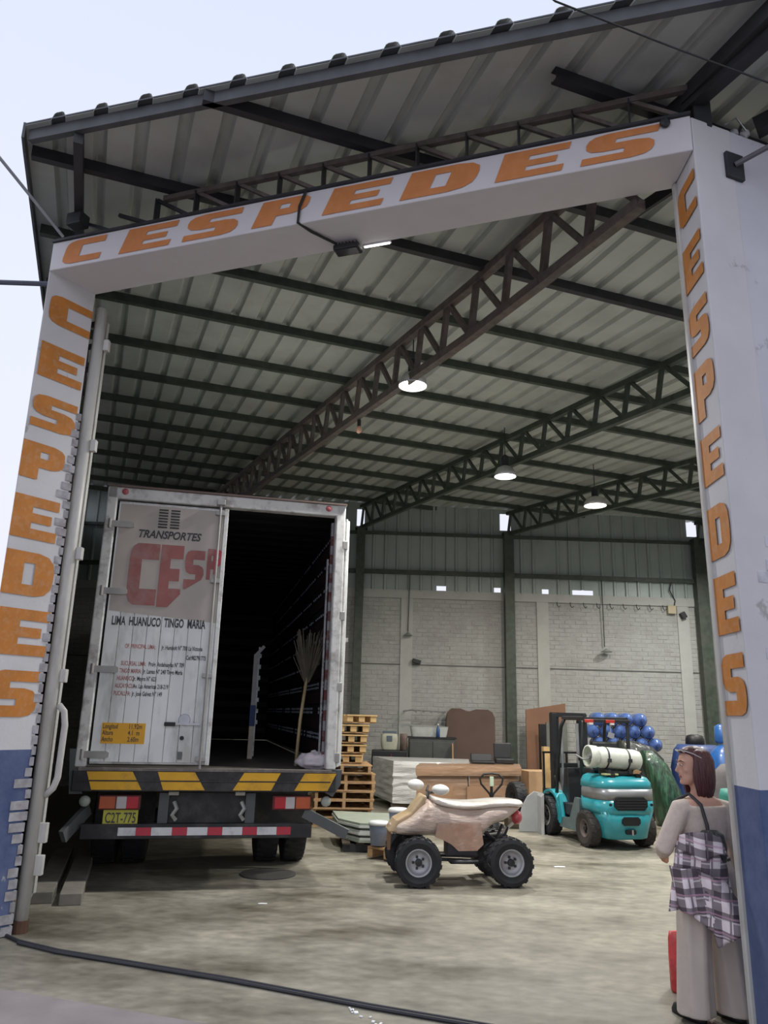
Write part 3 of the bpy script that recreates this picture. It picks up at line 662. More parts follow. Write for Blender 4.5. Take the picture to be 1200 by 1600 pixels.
text('lettering', 'TRANSPORTES', .118, (-2.25, fy - .002, 3.475), UX, UZ, ink, D, bold=.030, shear=.25, xs=.84)
text('lettering', 'LIMA  HUANUCO  TINGO  MARIA', .125, (-2.41, fy - .002, 2.535), UX, UZ, ink, D, bold=.030, xs=.50)
lines = [('OF. PRINCIPAL LIMA:', ' Jr. Humbolt N° 700 La Victoria', 2.30, 0), ('', 'Cel:982791773', 2.205, .62), ('SUCURSAL LIMA:', ' Prolg. Andahuaylas N° 709', 2.125, -.02), ('TINGO MARIA:', ' Jr. Lamas N° 240 Tingo María', 2.05, -.03), ('HUANUCO:', ' Jr. Mayro N° 623', 1.975, -.045), ('AUCAYACU:', ' Av. Las Americas 218-219', 1.90, -.055), ('PUCALLPA:', ' Jr. José Galvez N° 149', 1.825, -.06)]
for a_, b_, z, dx in lines:
    x = -2.25 + dx; wid = len(a_) * .0187
    if a_: text('lettering', a_, .062, (x, fy - .002, z), UX, UZ, inkr, D, bold=.018, xs=.53)
    text('lettering', b_, .062, (x + wid, fy - .002, z), UX, UZ, ink, D, bold=.018, xs=.53)
g = G(); g.box((-2.175, fy - .002, 1.455), (.42, .003, .20)); st = g.build('size_sticker', M('sticker_orange', (.78, .40, .02), .5, var=.08), D)
for i, (a_, b_) in enumerate((('Longitud', '11.92m'), ('Altura', '4.1  m'), ('Ancho', '2.60m'))):
    text('lettering', a_, .066, (-2.375, fy - .005, 1.50 - i * .062), UX, UZ, ink, st, bold=.01, xs=.62); text('lettering', b_, .066, (-2.13, fy - .005, 1.50 - i * .062), UX, UZ, ink, st, bold=.01, xs=.68)
# vents, hinges, locking gear
for col in range(2):
    for k in range(7):
        g = G(); g.box((-2.0 + col * .125, fy - .006, 3.60 + k * .032), (.095, .014, .012), rot=Matrix.Rotation(.5, 3, 'X')); g.build('vent_slat', ink, D)
hg = M('hinge_grey', (.36, .35, .33), .5, .3, var=.15)
for z in (3.60, 2.88, 2.08, 1.25):
    g = G(); g.box((-2.43, fy - .012, z), (.22, .022, .065)); g.prism([(0, -.033), (.03, -.02), (.03, .02), (0, .033)], .02, Matrix.Translation((-2.32, fy - .001, z)) @ Matrix.Rotation(pi / 2, 4, 'X')); g.tube([(-2.54, fy - .02, z - .05), (-2.54, fy - .02, z + .05)], .018, 8)
    g.build('hinge', hg, D)
g = G(); g.tube([(-1.40, fy - .03, 1.1), (-1.40, fy - .03, 3.93)], .013, 8); g.build('lock_rod', hg, D)
for z in (3.80, 3.05, 2.05, 1.22):
    g = G(); g.box((-1.40, fy - .02, z), (.10, .03, .045)); g.build('rod_bracket', hg, D, bevel=.004)
for z, d_ in ((3.92, (.09, .06, .06)), (1.08, (.05, .05, .09))):
    g = G(); g.box((-1.40, fy - .03, z), d_); g.build('cam_latch', hg, D, bevel=.006)
g = G(); g.box((-1.60, fy - .02, 1.56), (.34, .02, .022)); g.lathe([(.06, 0), (.055, .015)], 14, Matrix.Translation((-1.59, fy, 1.60)) @ Matrix.Rotation(pi / 2, 4, 'X')); g.build('lock_bar', steel, D)
g = G(); g.box((-1.73, fy - .022, 1.555), (.11, .03, .04)); g.build('door_handle', black, D, bevel=.006)
g = G(); g.lathe([(.022, 0), (.02, .02)], 12, Matrix.Translation((-1.60, fy, 1.42)) @ Matrix.Rotation(pi / 2, 4, 'X')); g.build('keyhole', black, D)
g = G(); g.box((-1.605, fy - .008, 1.25), (.045, .016, .075)); g.build('latch_plate', M('dull_grey', (.15, .15, .15), .6), D, bevel=.003)
# right door folded back along the side
g = G(); g.box((.045, .62, (dz0 + dz1) / 2), (.05, 1.22, dz1 - dz0)); RD = g.build('right_door', tw, TR, bevel=.01)
g = G(); g.tube([(.02, -.06, dz0), (.02, -.06, dz1)], .013, 8); g.build('hinge_rod', twf, RD)
for z in (3.55, 2.75, 1.98, 1.25):
    g = G(); g.box((.0, -.075, z), (.07, .03, .10)); g.build('hinge', hg, RD, bevel=.008)
g = G(); g.box((.085, .62, 2.5), (.03, 1.2, .04)); g.build('door_rib', twf, RD)
# inner face of the doorway: worn red/white post behind the frame and rails with pale slots along the right wall
g = G()
for k in range(12):
    g.box((-.125, .06 + .0 * k, 1.25 + k * .215), (.03, .05, .11))
g.build('reflective_strip', M('worn_red_strip', (.10, .016, .018), .6, dirt=(.3, .25, .24), dscale=20), TR)
g = G(); g.box((-.125, .065, 2.5), (.028, .05, 2.66)); g.box((-.165, .05, 2.3), (.02, .02, 2.2)); g.build('door_seal', M('worn_seal', (.28, .28, .29), .6, dirt=(.1, .1, .1), dscale=12, damt=.9), TR)
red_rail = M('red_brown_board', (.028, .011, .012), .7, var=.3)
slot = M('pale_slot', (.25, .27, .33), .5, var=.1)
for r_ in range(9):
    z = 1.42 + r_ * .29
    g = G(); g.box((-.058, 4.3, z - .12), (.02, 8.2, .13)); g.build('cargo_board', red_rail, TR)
    g = G()
    for k in range(54):
        if random.random() < .16: continue
        for dz in ((0, .045) if r_ < 3 else (0,)):
            g.box((-.065, .3 + k * .15, z + dz), (.012, .045, random.uniform(.018, .032)))
    tag(g.build('rail_slot', slot, TR), kind='stuff')
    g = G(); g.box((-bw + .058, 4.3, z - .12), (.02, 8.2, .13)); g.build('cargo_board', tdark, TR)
for r_ in range(10):
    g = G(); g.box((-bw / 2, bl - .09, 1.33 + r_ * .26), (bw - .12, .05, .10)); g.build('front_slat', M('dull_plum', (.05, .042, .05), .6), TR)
# standing partition bar mid-way
T = thing('cargo_post', 'white and blue cargo post standing inside the truck', 'post', TR.location + Matrix.Rotation(radians(12.7), 3, 'Z') @ Vector((-.78, 1.9, fz - .01)), radians(12.7))
g = G(); g.box((0, 0, .86), (.055, .06, .9)); g.build('upper_tube', M('post_grey', (.42, .41, .40), .6), T)
g = G(); g.box((.04, .02, .72), (.02, .06, 1.38)); 
for k in range(7): g.box((.055, .0, .45 + k * .14), (.03, .05, .05))
g.build('perforated_edge', M('edge_white', (.6, .62, .64), .5, dirt=(.1, .1, .1), dscale=14, damt=.8), T)
g = G(); g.box((0, -.005, .53), (.07, .08, .26)); g.build('blue_sleeve', M('blue_tape', (.03, .06, .17), .6), T)
g = G(); g.box((0, 0, .21), (.06, .065, .42)); g.build('lower_tube', M('cream_tube', (.55, .51, .38), .6), T)
g = G(); g.bar((0, 0, 1.30), (.10, 0, 1.42), .04); g.build('top_hook', MATS['post_grey'], T)
# bumper beam with chevrons
g = G(); g.box((-bw / 2, -.06, 1.01), (bw, .16, .20)); BU = g.build('rear_bumper', chas, TR, bevel=.01)
g = G(); g.box((-bw / 2, -.10, 1.115), (bw - .1, .10, .025)); g.build('step_edge', M('worn_step', (.14, .12, .11), .6, dirt=(.35, .3, .27), dscale=8), BU)
yel = M('chevron_yellow', (.80, .43, .02), .5, var=.08, dirt=(.30, .17, .05), dscale=5, damt=.5)
for a_, b_, sl in ((-2.47, -2.02, .10), (-1.80, -1.42, .11), (-1.02, -.64, -.10), (-.40, -.06, -.09)):
    g = G()
    x0_, x1_ = a_, b_
    if sl > 0: q_ = [(x0_, 1.095), (x1_ - .02, 1.095), (x1_ + sl - .02, .925), (x0_ + sl * .6, .925)]
    else: q_ = [(x0_ + .07, 1.095), (x1_ + .06, 1.095), (x1_ + sl * .3, .925), (x0_ + sl * .35, .925)]
    g.add([(x, -.1415, z) for x, z in q_] + [(x, -.146, z) for x, z in q_], [(4, 5, 6, 7), (0, 1, 5, 4), (1, 2, 6, 5), (2, 3, 7, 6), (3, 0, 4, 7)]); g.build('chevron', yel, BU)
g = G(); g.box((-bw / 2, -.15, 1.01), (bw - .12, .006, .012)); g.build('crease', chas, BU)
g = G(); g.prism([(-.12, 1.12), (.07, 1.13), (.06, .98), (-.02, .86), (-.1, .9)], .1, Matrix.Translation((0, .02, 0)) @ Matrix.Rotation(pi / 2, 4, 'X')); g.build('corner_guard', M('guard_grey', (.10, .11, .11), .6), TR)
g = G(); g.prism([(-2.66, 1.3), (-2.5, 1.3), (-2.5, .88), (-2.62, .88)], .12, Matrix.Translation((0, .04, 0)) @ Matrix.Rotation(pi / 2, 4, 'X')); g.build('corner_guard', MATS['guard_grey'], TR)
# chassis, tow channel, under-run bar
for x in (-1.72, -.86):
    g = G(); g.box((x, 4.2, .83), (.09, 8.0, .22)); g.build('chassis_rail', chas, TR)
    g = G(); g.box((x, .02, .74), (.10, .06, .30)); g.build('channel_post', M('channel_grey', (.09, .095, .10), .6), TR, bevel=.006)
g = G(); g.box((-1.29, .06, .74), (.78, .04, .30)); g.build('tow_plate', chas, TR, bevel=.006)
for x in (-1.62, -.95):
    g = G(); g.tube([(x, .0, .80), (x + .03, -.03, .74), (x - .01, -.03, .68), (x + .03, -.02, .63)], .022, 6); g.build('shackle', M('zinc', (.4, .4, .38), .5, .4), TR)
for x in (-1.63, -.97):
    g = G(); g.box((x, -.03, .885), (.10, .04, .035)); g.build('small_lamp', M('lamp_ivory', (.45, .42, .36), .5), TR, bevel=.004)
g = G(); g.box((-1.35, .0, .53), (2.26, .10, .14)); UR = g.build('underrun_bar', chas, TR, bevel=.008)
xs = [-2.15 + .172 * k for k in range(11)]
wht = M('reflective_white', (.70, .70, .72), .4, var=.08, dirt=(.2, .2, .2), dscale=9, damt=.4); rdr = M('reflective_red', (.50, .035, .06), .4, var=.08)
for k in range(10):
    g = G(); ww = (.20 if k % 2 == 0 else .145); xa = -2.16 + .345 * (k // 2) + (0 if k % 2 == 0 else .20)
    if k == 0: xa += .03; ww = .17
    g.box((xa + ww / 2, -.053, .53), (ww - .002, .004, .075)); g.build('reflective_tape', wht if k % 2 == 0 else rdr, UR)
# lamps
def lampcluster(x, flip, label=None):
    g = G(); g.box((x, -.01, .80), (.40, .10, .14)); o = g.build('tail_lamp', M('lamp_body', (.10, .02, .02), .5), TR, bevel=.01)
    seg = [(-.115, .15, M('amber_lens', (.50, .10, .03), .3)), (.02, .10, M('clear_lens', (.55, .50, .50), .3)), (.12, .12, M('red_lens', (.50, .02, .03), .3))]
    for dx, ww, m_ in seg:
        g = G(); g.box((x + dx * flip, -.066, .80), (ww, .014, .115)); g.build('lens', m_, o, bevel=.006)
    return o
lampcluster(-2.14, 1); lampcluster(-.44, -1)
for x in (-2.47, -.08):
    g = G(); g.lathe([(.055, 0), (.05, .03), (.01, .04)], 14, Matrix.Translation((x, -.02, .81)) @ Matrix.Rotation(pi / 2, 4, 'X')); g.build('reversing_lamp', M('grey_lens', (.36, .38, .34), .4), TR, smooth=True)
g = G(); g.box((-2.12, -.03, .655), (.33, .01, .155)); PLT = g.build('licence_plate', M('plate_yellow', (.50, .48, .06), .5, var=.1, dirt=(.3, .28, .08)), TR, bevel=.004)
text('lettering', 'C2T-775', .135, (-2.265, -.037, .61), UX, UZ, ink, PLT, bold=.012, xs=.60, off=.002)
# mud guards & brackets
g = G(); g.bar((-2.45, .15, .72), (-2.62, -.15, .50), .05, .12); g.build('mudguard_arm', MATS['guard_grey'], TR)
g = G(); g.bar((-.30, .0, .70), (.14, -.12, .50), .05, .10); g.build('mudguard_arm', MATS['guard_grey'], TR)
# wheels
def wheel(par, x, y, r, w, rimr, name='wheel', side=-1, lugs=26, rim=steel, tyre=rubber, lugd=.02):
    W_ = bpy.data.objects.new(name, None); COL.objects.link(W_); W_.parent = par; W_.location = (x, y, r)
    mx = Matrix.Rotation(pi / 2, 4, 'Y')
    g = G(); hw = w / 2
    g.lathe([(rimr, -hw * .8), (r * .8, -hw), (r * .95, -hw * .9), (r - .005, -hw * .6), (r - .005, hw * .6), (r * .95, hw * .9), (r * .8, hw), (rimr, hw * .8), (rimr * .96, 0)], 32, mx, cap=False)
    R0 = g; 
    for k in range(lugs):
        a = 2 * pi * k / lugs
        for sx in (-1, 1):
            aa = a + (pi / lugs if sx > 0 else 0)
            g.box((0, 0, 0), (hw * .8, 2 * pi * r / lugs * .45, lugd), mx=Matrix.Rotation(aa, 4, 'X') @ Matrix.Translation((sx * hw * .45, 0, r - .012)) @ Matrix.Rotation(.25 * sx, 4, 'Z'))
    g.build('tyre', tyre, W_, smooth=False)
    g = G(); s_ = side
    g.lathe([(rimr * 1.0, s_ * hw * .82), (rimr * .93, s_ * hw * .86), (rimr * .86, s_ * hw * .5), (rimr * .55, s_ * hw * .25), (rimr * .3, s_ * hw * .35), (.02, s_ * hw * .42)], 28, mx, cap=False)
    g.build('rim', rim, W_, smooth=True)
    g = G(); g.lathe([(rimr * .28, s_ * hw * .3), (rimr * .26, s_ * hw * .75), (rimr * .1, s_ * hw * .8)], 16, mx)
    for k in range(5): a = 2 * pi * k / 5; g.box((s_ * hw * .42, rimr * .42 * cos(a), rimr * .42 * sin(a)), (.03, .022, .022))
    g.build('hub', dark_steel, W_)
    return W_
for x in (-2.36, -2.04, -.56, -.24):
    wheel(TR, x, 1.45, .50, .27, .28, lugs=30, rim=chas, tyre=rubber)
g = G(); g.tube([(-2.3, 1.45, .5), (-.3, 1.45, .5)], .08, 10); g.rings(sphere_rings(.22, .22, .22), mx=Matrix.Translation((-1.3, 1.45, .5))); g.build('rear_axle', chas, TR)
for x in (-2.14, -.46):
    g = G(); g.box((x, .85, .68), (.62, .02, .60)); g.build('mud_flap', chas, TR)
for x in (-2.3, -.3): wheel(TR, x, 7.6, .50, .27, .28, lugs=30, rim=chas)

# things inside the truck
RT = Matrix.Rotation(radians(12.7), 3, 'Z'); TL = lambda x, y, z: TR.location + RT @ Vector((x, y, z))
T = thing('broom', 'yard broom leaning upside down inside the truck doorway', 'broom', TL(-.36, .45, fz - .01), radians(12.7))
g = G(); g.tube([(0, 0, .01), (.03, .04, .5), (.09, .1, .98)], .019, 8); g.build('broom_handle', M('bamboo', (.40, .31, .16), .6, var=.2), T, smooth=True)
rb_ = random.Random(9)
g = G()
for k in range(130):
    a = rb_.uniform(-.17, .17); b2 = rb_.uniform(-.06, .06); l = rb_.uniform(.28, .62)
    p = Vector((.09, .1, .92)); q = p + Vector((a * 1.0, b2, l)); g.bar(p + Vector((a * .15, b2 * .3, 0)), q, .007, .007)
tag(g.build('bristles', M('straw_dark', (.10, .085, .06), .9, var=.4), T), kind='stuff')
def blob(name, c, r, mat, label, cat, seed=1, amp=.2, par=None, loc=None, freq=2.2, n=26, m=16):
    g = G(); R = sphere_rings(r[0], r[1], r[2], n, m); out = []
    for ring in R:
        rr_ = []
        for v in ring:
            v = Vector(v); k = 1 + amp * (noise.noise(Vector((v.x / r[0], v.y / r[1], v.z / r[2])) * freq + Vector((seed * 7.1, 0, 0))) + .5 * noise.noise(Vector((v.x / r[0], v.y / r[1], v.z / r[2])) * freq * 2.7 + Vector((0, seed * 3.3, 0))))
            v = v * k; v.z = max(v.z, -r[2] * .8); rr_.append(tuple(v + Vector(c)))
        out.append(rr_)
    g.rings(out); o = g.build(name, mat, par, smooth=True)
    if label: tag(o, label, cat)
    return o
c = TL(-.2, .12, fz + .07)
blob('plastic_bag', c, (.17, .11, .10), M('white_bag', (.62, .56, .60), .4, var=.08, coat=.3), 'crumpled pale pink and white bag on the truck floor edge', 'bag', 4, .35)
# ================================================================== FORKLIFT (local: x right, y forward, z up)
FK = thing('forklift', 'turquoise forklift with a white gas cylinder on its back', 'forklift', (3.39, 11.60, 0), radians(13))
teal = M('turquoise_paint', (.03, .34, .40), .3, var=.08, scale=3, coat=.5, dirt=(.04, .22, .25), dscale=5, damt=.3)
silver = M('silver_band', (.30, .30, .31), .35, .5, var=.08)
def stack(g, rows, p=4, n=28):
    R = []
    for z, hx, y0, y1, *cx in rows:
        cy = (y0 + y1) / 2; hy = (y1 - y0) / 2; c0 = cx[0] if cx else 0
        R.append([(c0 + x, cy + y, z) for x, y in sellipse(hx, hy, p, n)])
    return g.rings(R)
g = G(); stack(g, [(.14, .30, -.33, .10), (.16, .335, -.37, .12), (.35, .37, -.41, .12), (.50, .42, -.43, .12)]); g.build('counterweight', teal, FK, smooth=True)
g = G(); stack(g, [(.47, .425, -.43, .30), (.52, .44, -.44, .32), (.66, .44, -.44, .32)]); g.build('body', teal, FK, smooth=True)
g = G(); stack(g, [(.655, .443, -.443, .30), (.80, .44, -.435, .30)]); g.build('silver_band', silver, FK, smooth=True)
g = G(); stack(g, [(.80, .44, -.43, .33), (.88, .435, -.41, .32), (.94, .40, -.36, .30), (.965, .34, -.30, .28)]); g.build('hood', teal, FK, smooth=True)
# wheel arch flare and side skirts
for s_ in (-1, 1):
    g = G(); P = [(-.36, .30), (-.38, .52), (.28, .52), (.34, .16), (.75, .16), (.80, .26), (.74, .30), (.50, .30), (.30, .66), (.12, .66), (.2, .52)]
    g.add([(s_ * .40, .20, .16), (s_ * .40, .85, .16), (s_ * .40, .85, .30), (s_ * .40, .52, .32), (s_ * .40, .34, .62), (s_ * .40, .20, .62)] + [(s_ * .445, y, z) for y, z in ((.20, .16), (.85, .16), (.85, .30), (.52, .32), (.34, .62), (.20, .62))],
          [(0, 1, 2, 3, 4, 5), (6, 7, 8, 9, 10, 11)] + [(i, (i + 1) % 6, 6 + (i + 1) % 6, 6 + i) for i in range(6)])
    g.build('side_step', M('step_silver', (.16, .22, .23), .45, .3), FK)
    g = G(); K = 12
    R = []
    for i in range(K + 1):
        a = radians(-15 + 150 * i / K); cy, cz, r0 = 1.17, .30, .325
        for_r = [(s_ * .30, r0), (s_ * .46, r0), (s_ * .46, r0 + .035), (s_ * .30, r0 + .04)]
        R.append([(x, cy - rr_ * cos(a), cz + rr_ * sin(a)) for x, rr_ in for_r])
    g.rings(R); g.build('front_fender', teal, FK)
    g = G(); g.prism([(.80, .20), (1.0, .30), (.93, .52), (.83, .62), (.74, .30)], .05, Matrix(((0, 0, 1, s_ * .43 - .025), (1, 0, 0, 0), (0, 1, 0, 0), (0, 0, 0, 1)))); g.build('fender_panel', teal, FK)
wheel(FK, -.42, .0, .245, .17, .12, side=-1, lugs=16, rim=M('dusty_rim', (.14, .11, .10), .7), tyre=M('dusty_tyre', (.045, .038, .035), .85, var=.3))
wheel(FK, .42, .0, .245, .17, .12, side=1, lugs=16, rim=MATS['dusty_rim'], tyre=MATS['dusty_tyre'])
wheel(FK, -.44, 1.17, .28, .20, .15, side=-1, lugs=18, rim=M('pale_rim', (.42, .40, .36), .6)); wheel(FK, .44, 1.17, .28, .20, .15, side=1, lugs=18, rim=MATS['pale_rim'])
g = G(); g.box((0, .6, .26), (.70, 1.3, .16)); g.box((0, .58, .42), (.78, .60, .16)); g.build('chassis', dark_steel, FK, bevel=.01)
# rear recesses: raised near-black plates colouring in their shade
dk = M('recess_black', (.008, .009, .011), .6)
def oct_(cx, cz, w, h, c, y=-.452, dep=.03):
    q = [(cx - w / 2 + c, cz - h / 2), (cx + w / 2 - c, cz - h / 2), (cx + w / 2, cz - h / 2 + c), (cx + w / 2, cz + h / 2 - c), (cx + w / 2 - c, cz + h / 2), (cx - w / 2 + c, cz + h / 2), (cx - w / 2, cz + h / 2 - c), (cx - w / 2, cz - h / 2 + c)]
    g = G(); g.add([(x, y, z) for x, z in q] + [(x, y + dep, z) for x, z in q], [tuple(range(8)), tuple(range(15, 7, -1))] + [(i, (i + 1) % 8, 8 + (i + 1) % 8, 8 + i) for i in range(8)]); return g
oct_(-.0, .61, .50, .17, .05).build('rear_grille', dk, FK); oct_(-.0, .385, .27, .11, .03, -.44, .05).build('tow_pocket', dk, FK); oct_(-.0, .245, .15, .06, .015, -.42, .06).build('drawbar_slot', dk, FK)
g = G()
for k in range(4): g.box((0, -.455, .555 + k * .035), (.44, .008, .008))
g.build('grille_bar', M('grille_dark', (.03, .03, .033), .5), FK)
g = G(); g.tube([(0, -.45, .28), (0, -.45, .21)], .012, 6); g.build('drawbar_pin', steel, FK)
for x in (-.31, .31):
    g = G(); g.lathe([(.02, 0), (.018, .02)], 10, Matrix.Translation((x, -.44, .60)) @ Matrix.Rotation(pi / 2, 4, 'X')); g.build('bolt', dk, FK)
# gas cylinder lying across
tk = M('cylinder_cream', (.62, .64, .56), .4, var=.06, dirt=(.35, .34, .3), dscale=6, damt=.4)
cy_, cz_ = -.20, 1.19
TX = Matrix.Translation((-.08, cy_, cz_)) @ Matrix.Rotation(radians(4), 4, 'Y') @ Matrix.Rotation(pi / 2, 4, 'Y')
g = G(); g.lathe([(.02, -.33), (.09, -.32), (.135, -.27), (.145, -.20), (.145, .30), (.13, .36), (.08, .395), (.02, .40)], 28, TX); CY = g.build('gas_cylinder', tk, FK, smooth=True)
g = G(); g.lathe([(.135, -.42), (.15, -.42), (.15, -.30), (.135, -.30), (.135, -.42)], 24, TX, cap=False); g.build('collar_ring', tk, CY, smooth=True)
g = G(); g.lathe([(.03, -.40), (.035, -.33)], 12, TX); g.tube([(-.47, cy_, cz_), (-.53, cy_ + .05, cz_ - .02), (-.60, cy_ + .16, cz_ + .04)], .012, 6); g.build('valve_hose', M('hose_grey', (.2, .2, .2), .5), CY)
for x in (-.16, .16):
    g = G(); g.lathe([(.149, x - .013), (.149, x + .013)], 28, TX, cap=False); g.box((-.08 + x, cy_ - .15, cz_ - .02), (.05, .03, .05)); g.box((-.08 + x, cy_, cz_ - .17), (.05, .28, .05)); g.build('strap', dark_steel, CY)
g = G(); g.box((0, cy_, 1.0), (.55, .24, .05)); g.box((-.2, cy_, .97), (.08, .3, .06)); g.box((.2, cy_, .97), (.08, .3, .06)); g.build('cylinder_cradle', black, FK, bevel=.008)
g = G(); g.prism([(0, 0), (.09, .0), (.13, .03), (.06, .06), (.01, .04)], .015, Matrix.Translation((.10, -.36, 1.0)) @ Matrix.Rotation(pi / 2, 4, 'X')); g.build('wooden_wedge', wood, FK)
g = G(); g.box((-.22, -.30, .985), (.22, .10, .025)); g.build('yellow_rag', M('rag_yellow', (.42, .45, .22), .8, var=.3), FK, bevel=.008)
# seat, steering, levers
g = G(); g.box((-.02, .38, .98), (.44, .42, .10)); g.box((-.02, .17, 1.20), (.42, .09, .42), rot=Matrix.Rotation(-.15, 3, 'X')); g.build('seat', black, FK, bevel=.035)
g = G(); g.prism([(.62, .26), (.95, .26), (1.02, .6), (.95, .98), (.84, 1.0), (.80, .5)], .60, Matrix(((0, 0, 1, -.30), (1, 0, 0, 0), (0, 1, 0, 0), (0, 0, 0, 1)))); g.build('dash_cowl', M('dash_black', (.02, .021, .024), .45), FK, bevel=.01)
g = G(); R = [(.0 + .13 * cos(2 * pi * k / 20), .13 * sin(2 * pi * k / 20), 0) for k in range(21)]
mm = Matrix.Translation((-.02, .72, 1.16)) @ Matrix.Rotation(-.6, 4, 'X'); g.tube([mm @ Vector(v) for v in R], .012, 6); g.bar(mm @ Vector((-.12, 0, 0)), mm @ Vector((.12, 0, 0)), .02); g.tube([mm @ Vector((0, 0, 0)), (-.02, .86, .98)], .02, 6); g.build('steering_wheel', black, FK)
for k in range(3):
    g = G(); g.tube([(.14 + k * .05, .82, .98), (.14 + k * .05, .78, 1.10)], .006, 5); g.rings(sphere_rings(.015, .015, .015, 8, 6), mx=Matrix.Translation((.14 + k * .05, .78, 1.11))); g.build('lever', black, FK)
# overhead guard
gd = M('guard_black', (.015, .016, .018), .4)
for s_ in (-1, 1):
    g = G(); g.tube([(s_ * .37, .24, .93), (s_ * .38, .20, 1.3), (s_ * .36, .16, 1.66), (s_ * .35, .20, 1.72)], .028, 8); g.build('rear_pillar', gd, FK, smooth=True)
    g = G(); g.tube([(s_ * .40, 1.02, .55), (s_ * .40, .98, .95), (s_ * .37, .86, 1.60), (s_ * .35, .78, 1.72)], .028, 8); g.build('front_pillar', gd, FK, smooth=True)
    g = G(); g.tube([(s_ * .35, .16, 1.73), (s_ * .35, .82, 1.73)], .03, 8); g.build('roof_rail', gd, FK)
for k in range(6):
    g = G(); g.box((0, .20 + k * .115, 1.735), (.70, .035, .03)); g.build('roof_bar', gd, FK, bevel=.004)
g = G(); g.box((.0, .12, 1.70), (.74, .05, .05)); g.build('rear_crossbar', gd, FK, bevel=.01)
for x in (-.30, .04):
    g = G(); g.box((x, .085, 1.695), (.14, .03, .045)); o = g.build('rear_lamp', M('lamp_red', (.42, .03, .02), .35), FK, bevel=.008)
    g = G(); g.box((x + .02, .07, 1.66), (.06, .03, .03)); g.build('clear_lens', M('lamp_clear', (.6, .55, .5), .3), o)
g = G(); g.box((.05, .1, 1.50), (.10, .02, .08), rot=Matrix.Rotation(.3, 3, 'Y')); g.tube([(.05, .12, 1.68), (.05, .1, 1.52)], .008, 5); g.build('mirror', M('mirror_pale', (.4, .4, .42), .15, .6), FK, bevel=.006)
# mast, carriage, forks
for s_ in (-1, 1):
    g = G(); g.box((s_ * .27, 1.36, .92), (.07, .12, 1.76)); g.box((s_ * .20, 1.38, .94), (.05, .09, 1.72)); g.build('mast_upright', gd, FK, bevel=.004)
    g = G(); g.tube([(s_ * .14, 1.33, .25), (s_ * .14, 1.33, 1.65)], .025, 10); g.build('lift_cylinder', steel, FK)
    g = G(); g.box((s_ * .22, 1.95, .07), (.10, 1.0, .035)); g.box((s_ * .22, 1.48, .32), (.10, .04, .50)); g.build('fork', dark_steel, FK, bevel=.006)
    g = G(); g.bar((s_ * .33, .9, .45), (s_ * .27, 1.33, .85), .05); g.build('tilt_cylinder', dark_steel, FK)
for z in (.18, 1.0, 1.78):
    g = G(); g.box((0, 1.36, z), (.60, .09, .07)); g.build('mast_crossbar', gd, FK)
g = G(); 
for z in (.30, .60): g.box((0, 1.45, z), (.84, .05, .09))
for k in range(5): g.box((-.40 + k * .2, 1.46, .90), (.025, .03, .60))
g.box((0, 1.46, 1.19), (.84, .03, .03)); g.build('load_backrest', gd, FK)

# ================================================================== QUAD BIKE (local y forward = towards image left)
Q = thing('quad_bike', 'quad bike wrapped in cardboard and clear stretch film', 'quad bike', (.93, 9.0, 0), -radians(263))
ft = M('film_over_cardboard', (.60, .46, .38), .35, var=.16, scale=4, coat=.7, dirt=(.70, .62, .56), dscale=3, damt=.7, stretch=(1, .6, 2.5), bump=.8, bscale=14)
ftp = M('film_glare_over_foam', (.80, .76, .70), .3, var=.10, scale=5, coat=.8, dirt=(.45, .33, .25), dscale=4, damt=.6, stretch=(1, .6, 2.5), bump=.8, bscale=16)
tyq = M('quad_tyre', (.02, .021, .025), .7, var=.3)
rq = M('quad_rim', (.46, .46, .49), .4, .4)
for x, y, s_ in ((-.32, .52, -1), (-.30, -.46, -1), (.34, .54, 1), (.32, -.44, 1)):
    w_ = wheel(Q, x, y, .24, .20, .135, side=s_, lugs=18, rim=rq, tyre=tyq, lugd=.028)
    if y > 0: w_.rotation_euler = (0, 0, radians(-6))
# frame
fr = M('quad_frame', (.03, .03, .035), .45, var=.2)
g = G()
for s_ in (-1, 1):
    g.tube([(s_ * .12, .62, .42), (s_ * .13, .45, .24), (s_ * .13, -.20, .22), (s_ * .12, -.42, .38), (s_ * .10, -.5, .56)], .018, 8)
    g.tube([(s_ * .12, .35, .6), (s_ * .13, .1, .5), (s_ * .13, -.25, .5), (s_ * .12, -.42, .38)], .016, 8)
    g.tube([(s_ * .13, .52, .26), (s_ * .28, .52, .22)], .018, 6); g.tube([(s_ * .13, .60, .34), (s_ * .27, .53, .24)], .014, 6)
    g.box((s_ * .22, .02, .23), (.14, .30, .03))
g.tube([(-.28, -.46, .24), (.28, -.46, .24)], .025, 8)
g.build('frame', fr, Q, smooth=True)
g = G(); g.box((0, .0, .36), (.20, .34, .22)); g.lathe([(.08, -.12), (.09, -.1), (.09, .1), (.08, .12)], 16, Matrix.Translation((0, .05, .42)) @ Matrix.Rotation(pi / 2, 4, 'Y')); g.build('engine', M('engine_grey', (.10, .10, .11), .5, .4), Q, bevel=.02)
for s_ in (-1, 1):
    g = G(); p = Vector((s_ * .22, .52, .26)); q = Vector((s_ * .13, .50, .56)); g.tube([p, q], .014, 8)
    for k in range(6): c = p.lerp(q, .15 + k * .13); g.lathe([(.034, -.008), (.038, 0), (.034, .008)], 12, Matrix.Translation(c))
    g.build('shock_absorber', black, Q)
g = G(); g.tube([(.10, .05, .40), (.18, -.2, .40), (.17, -.52, .44)], .035, 10); g.build('exhaust', dark_steel, Q, smooth=True)
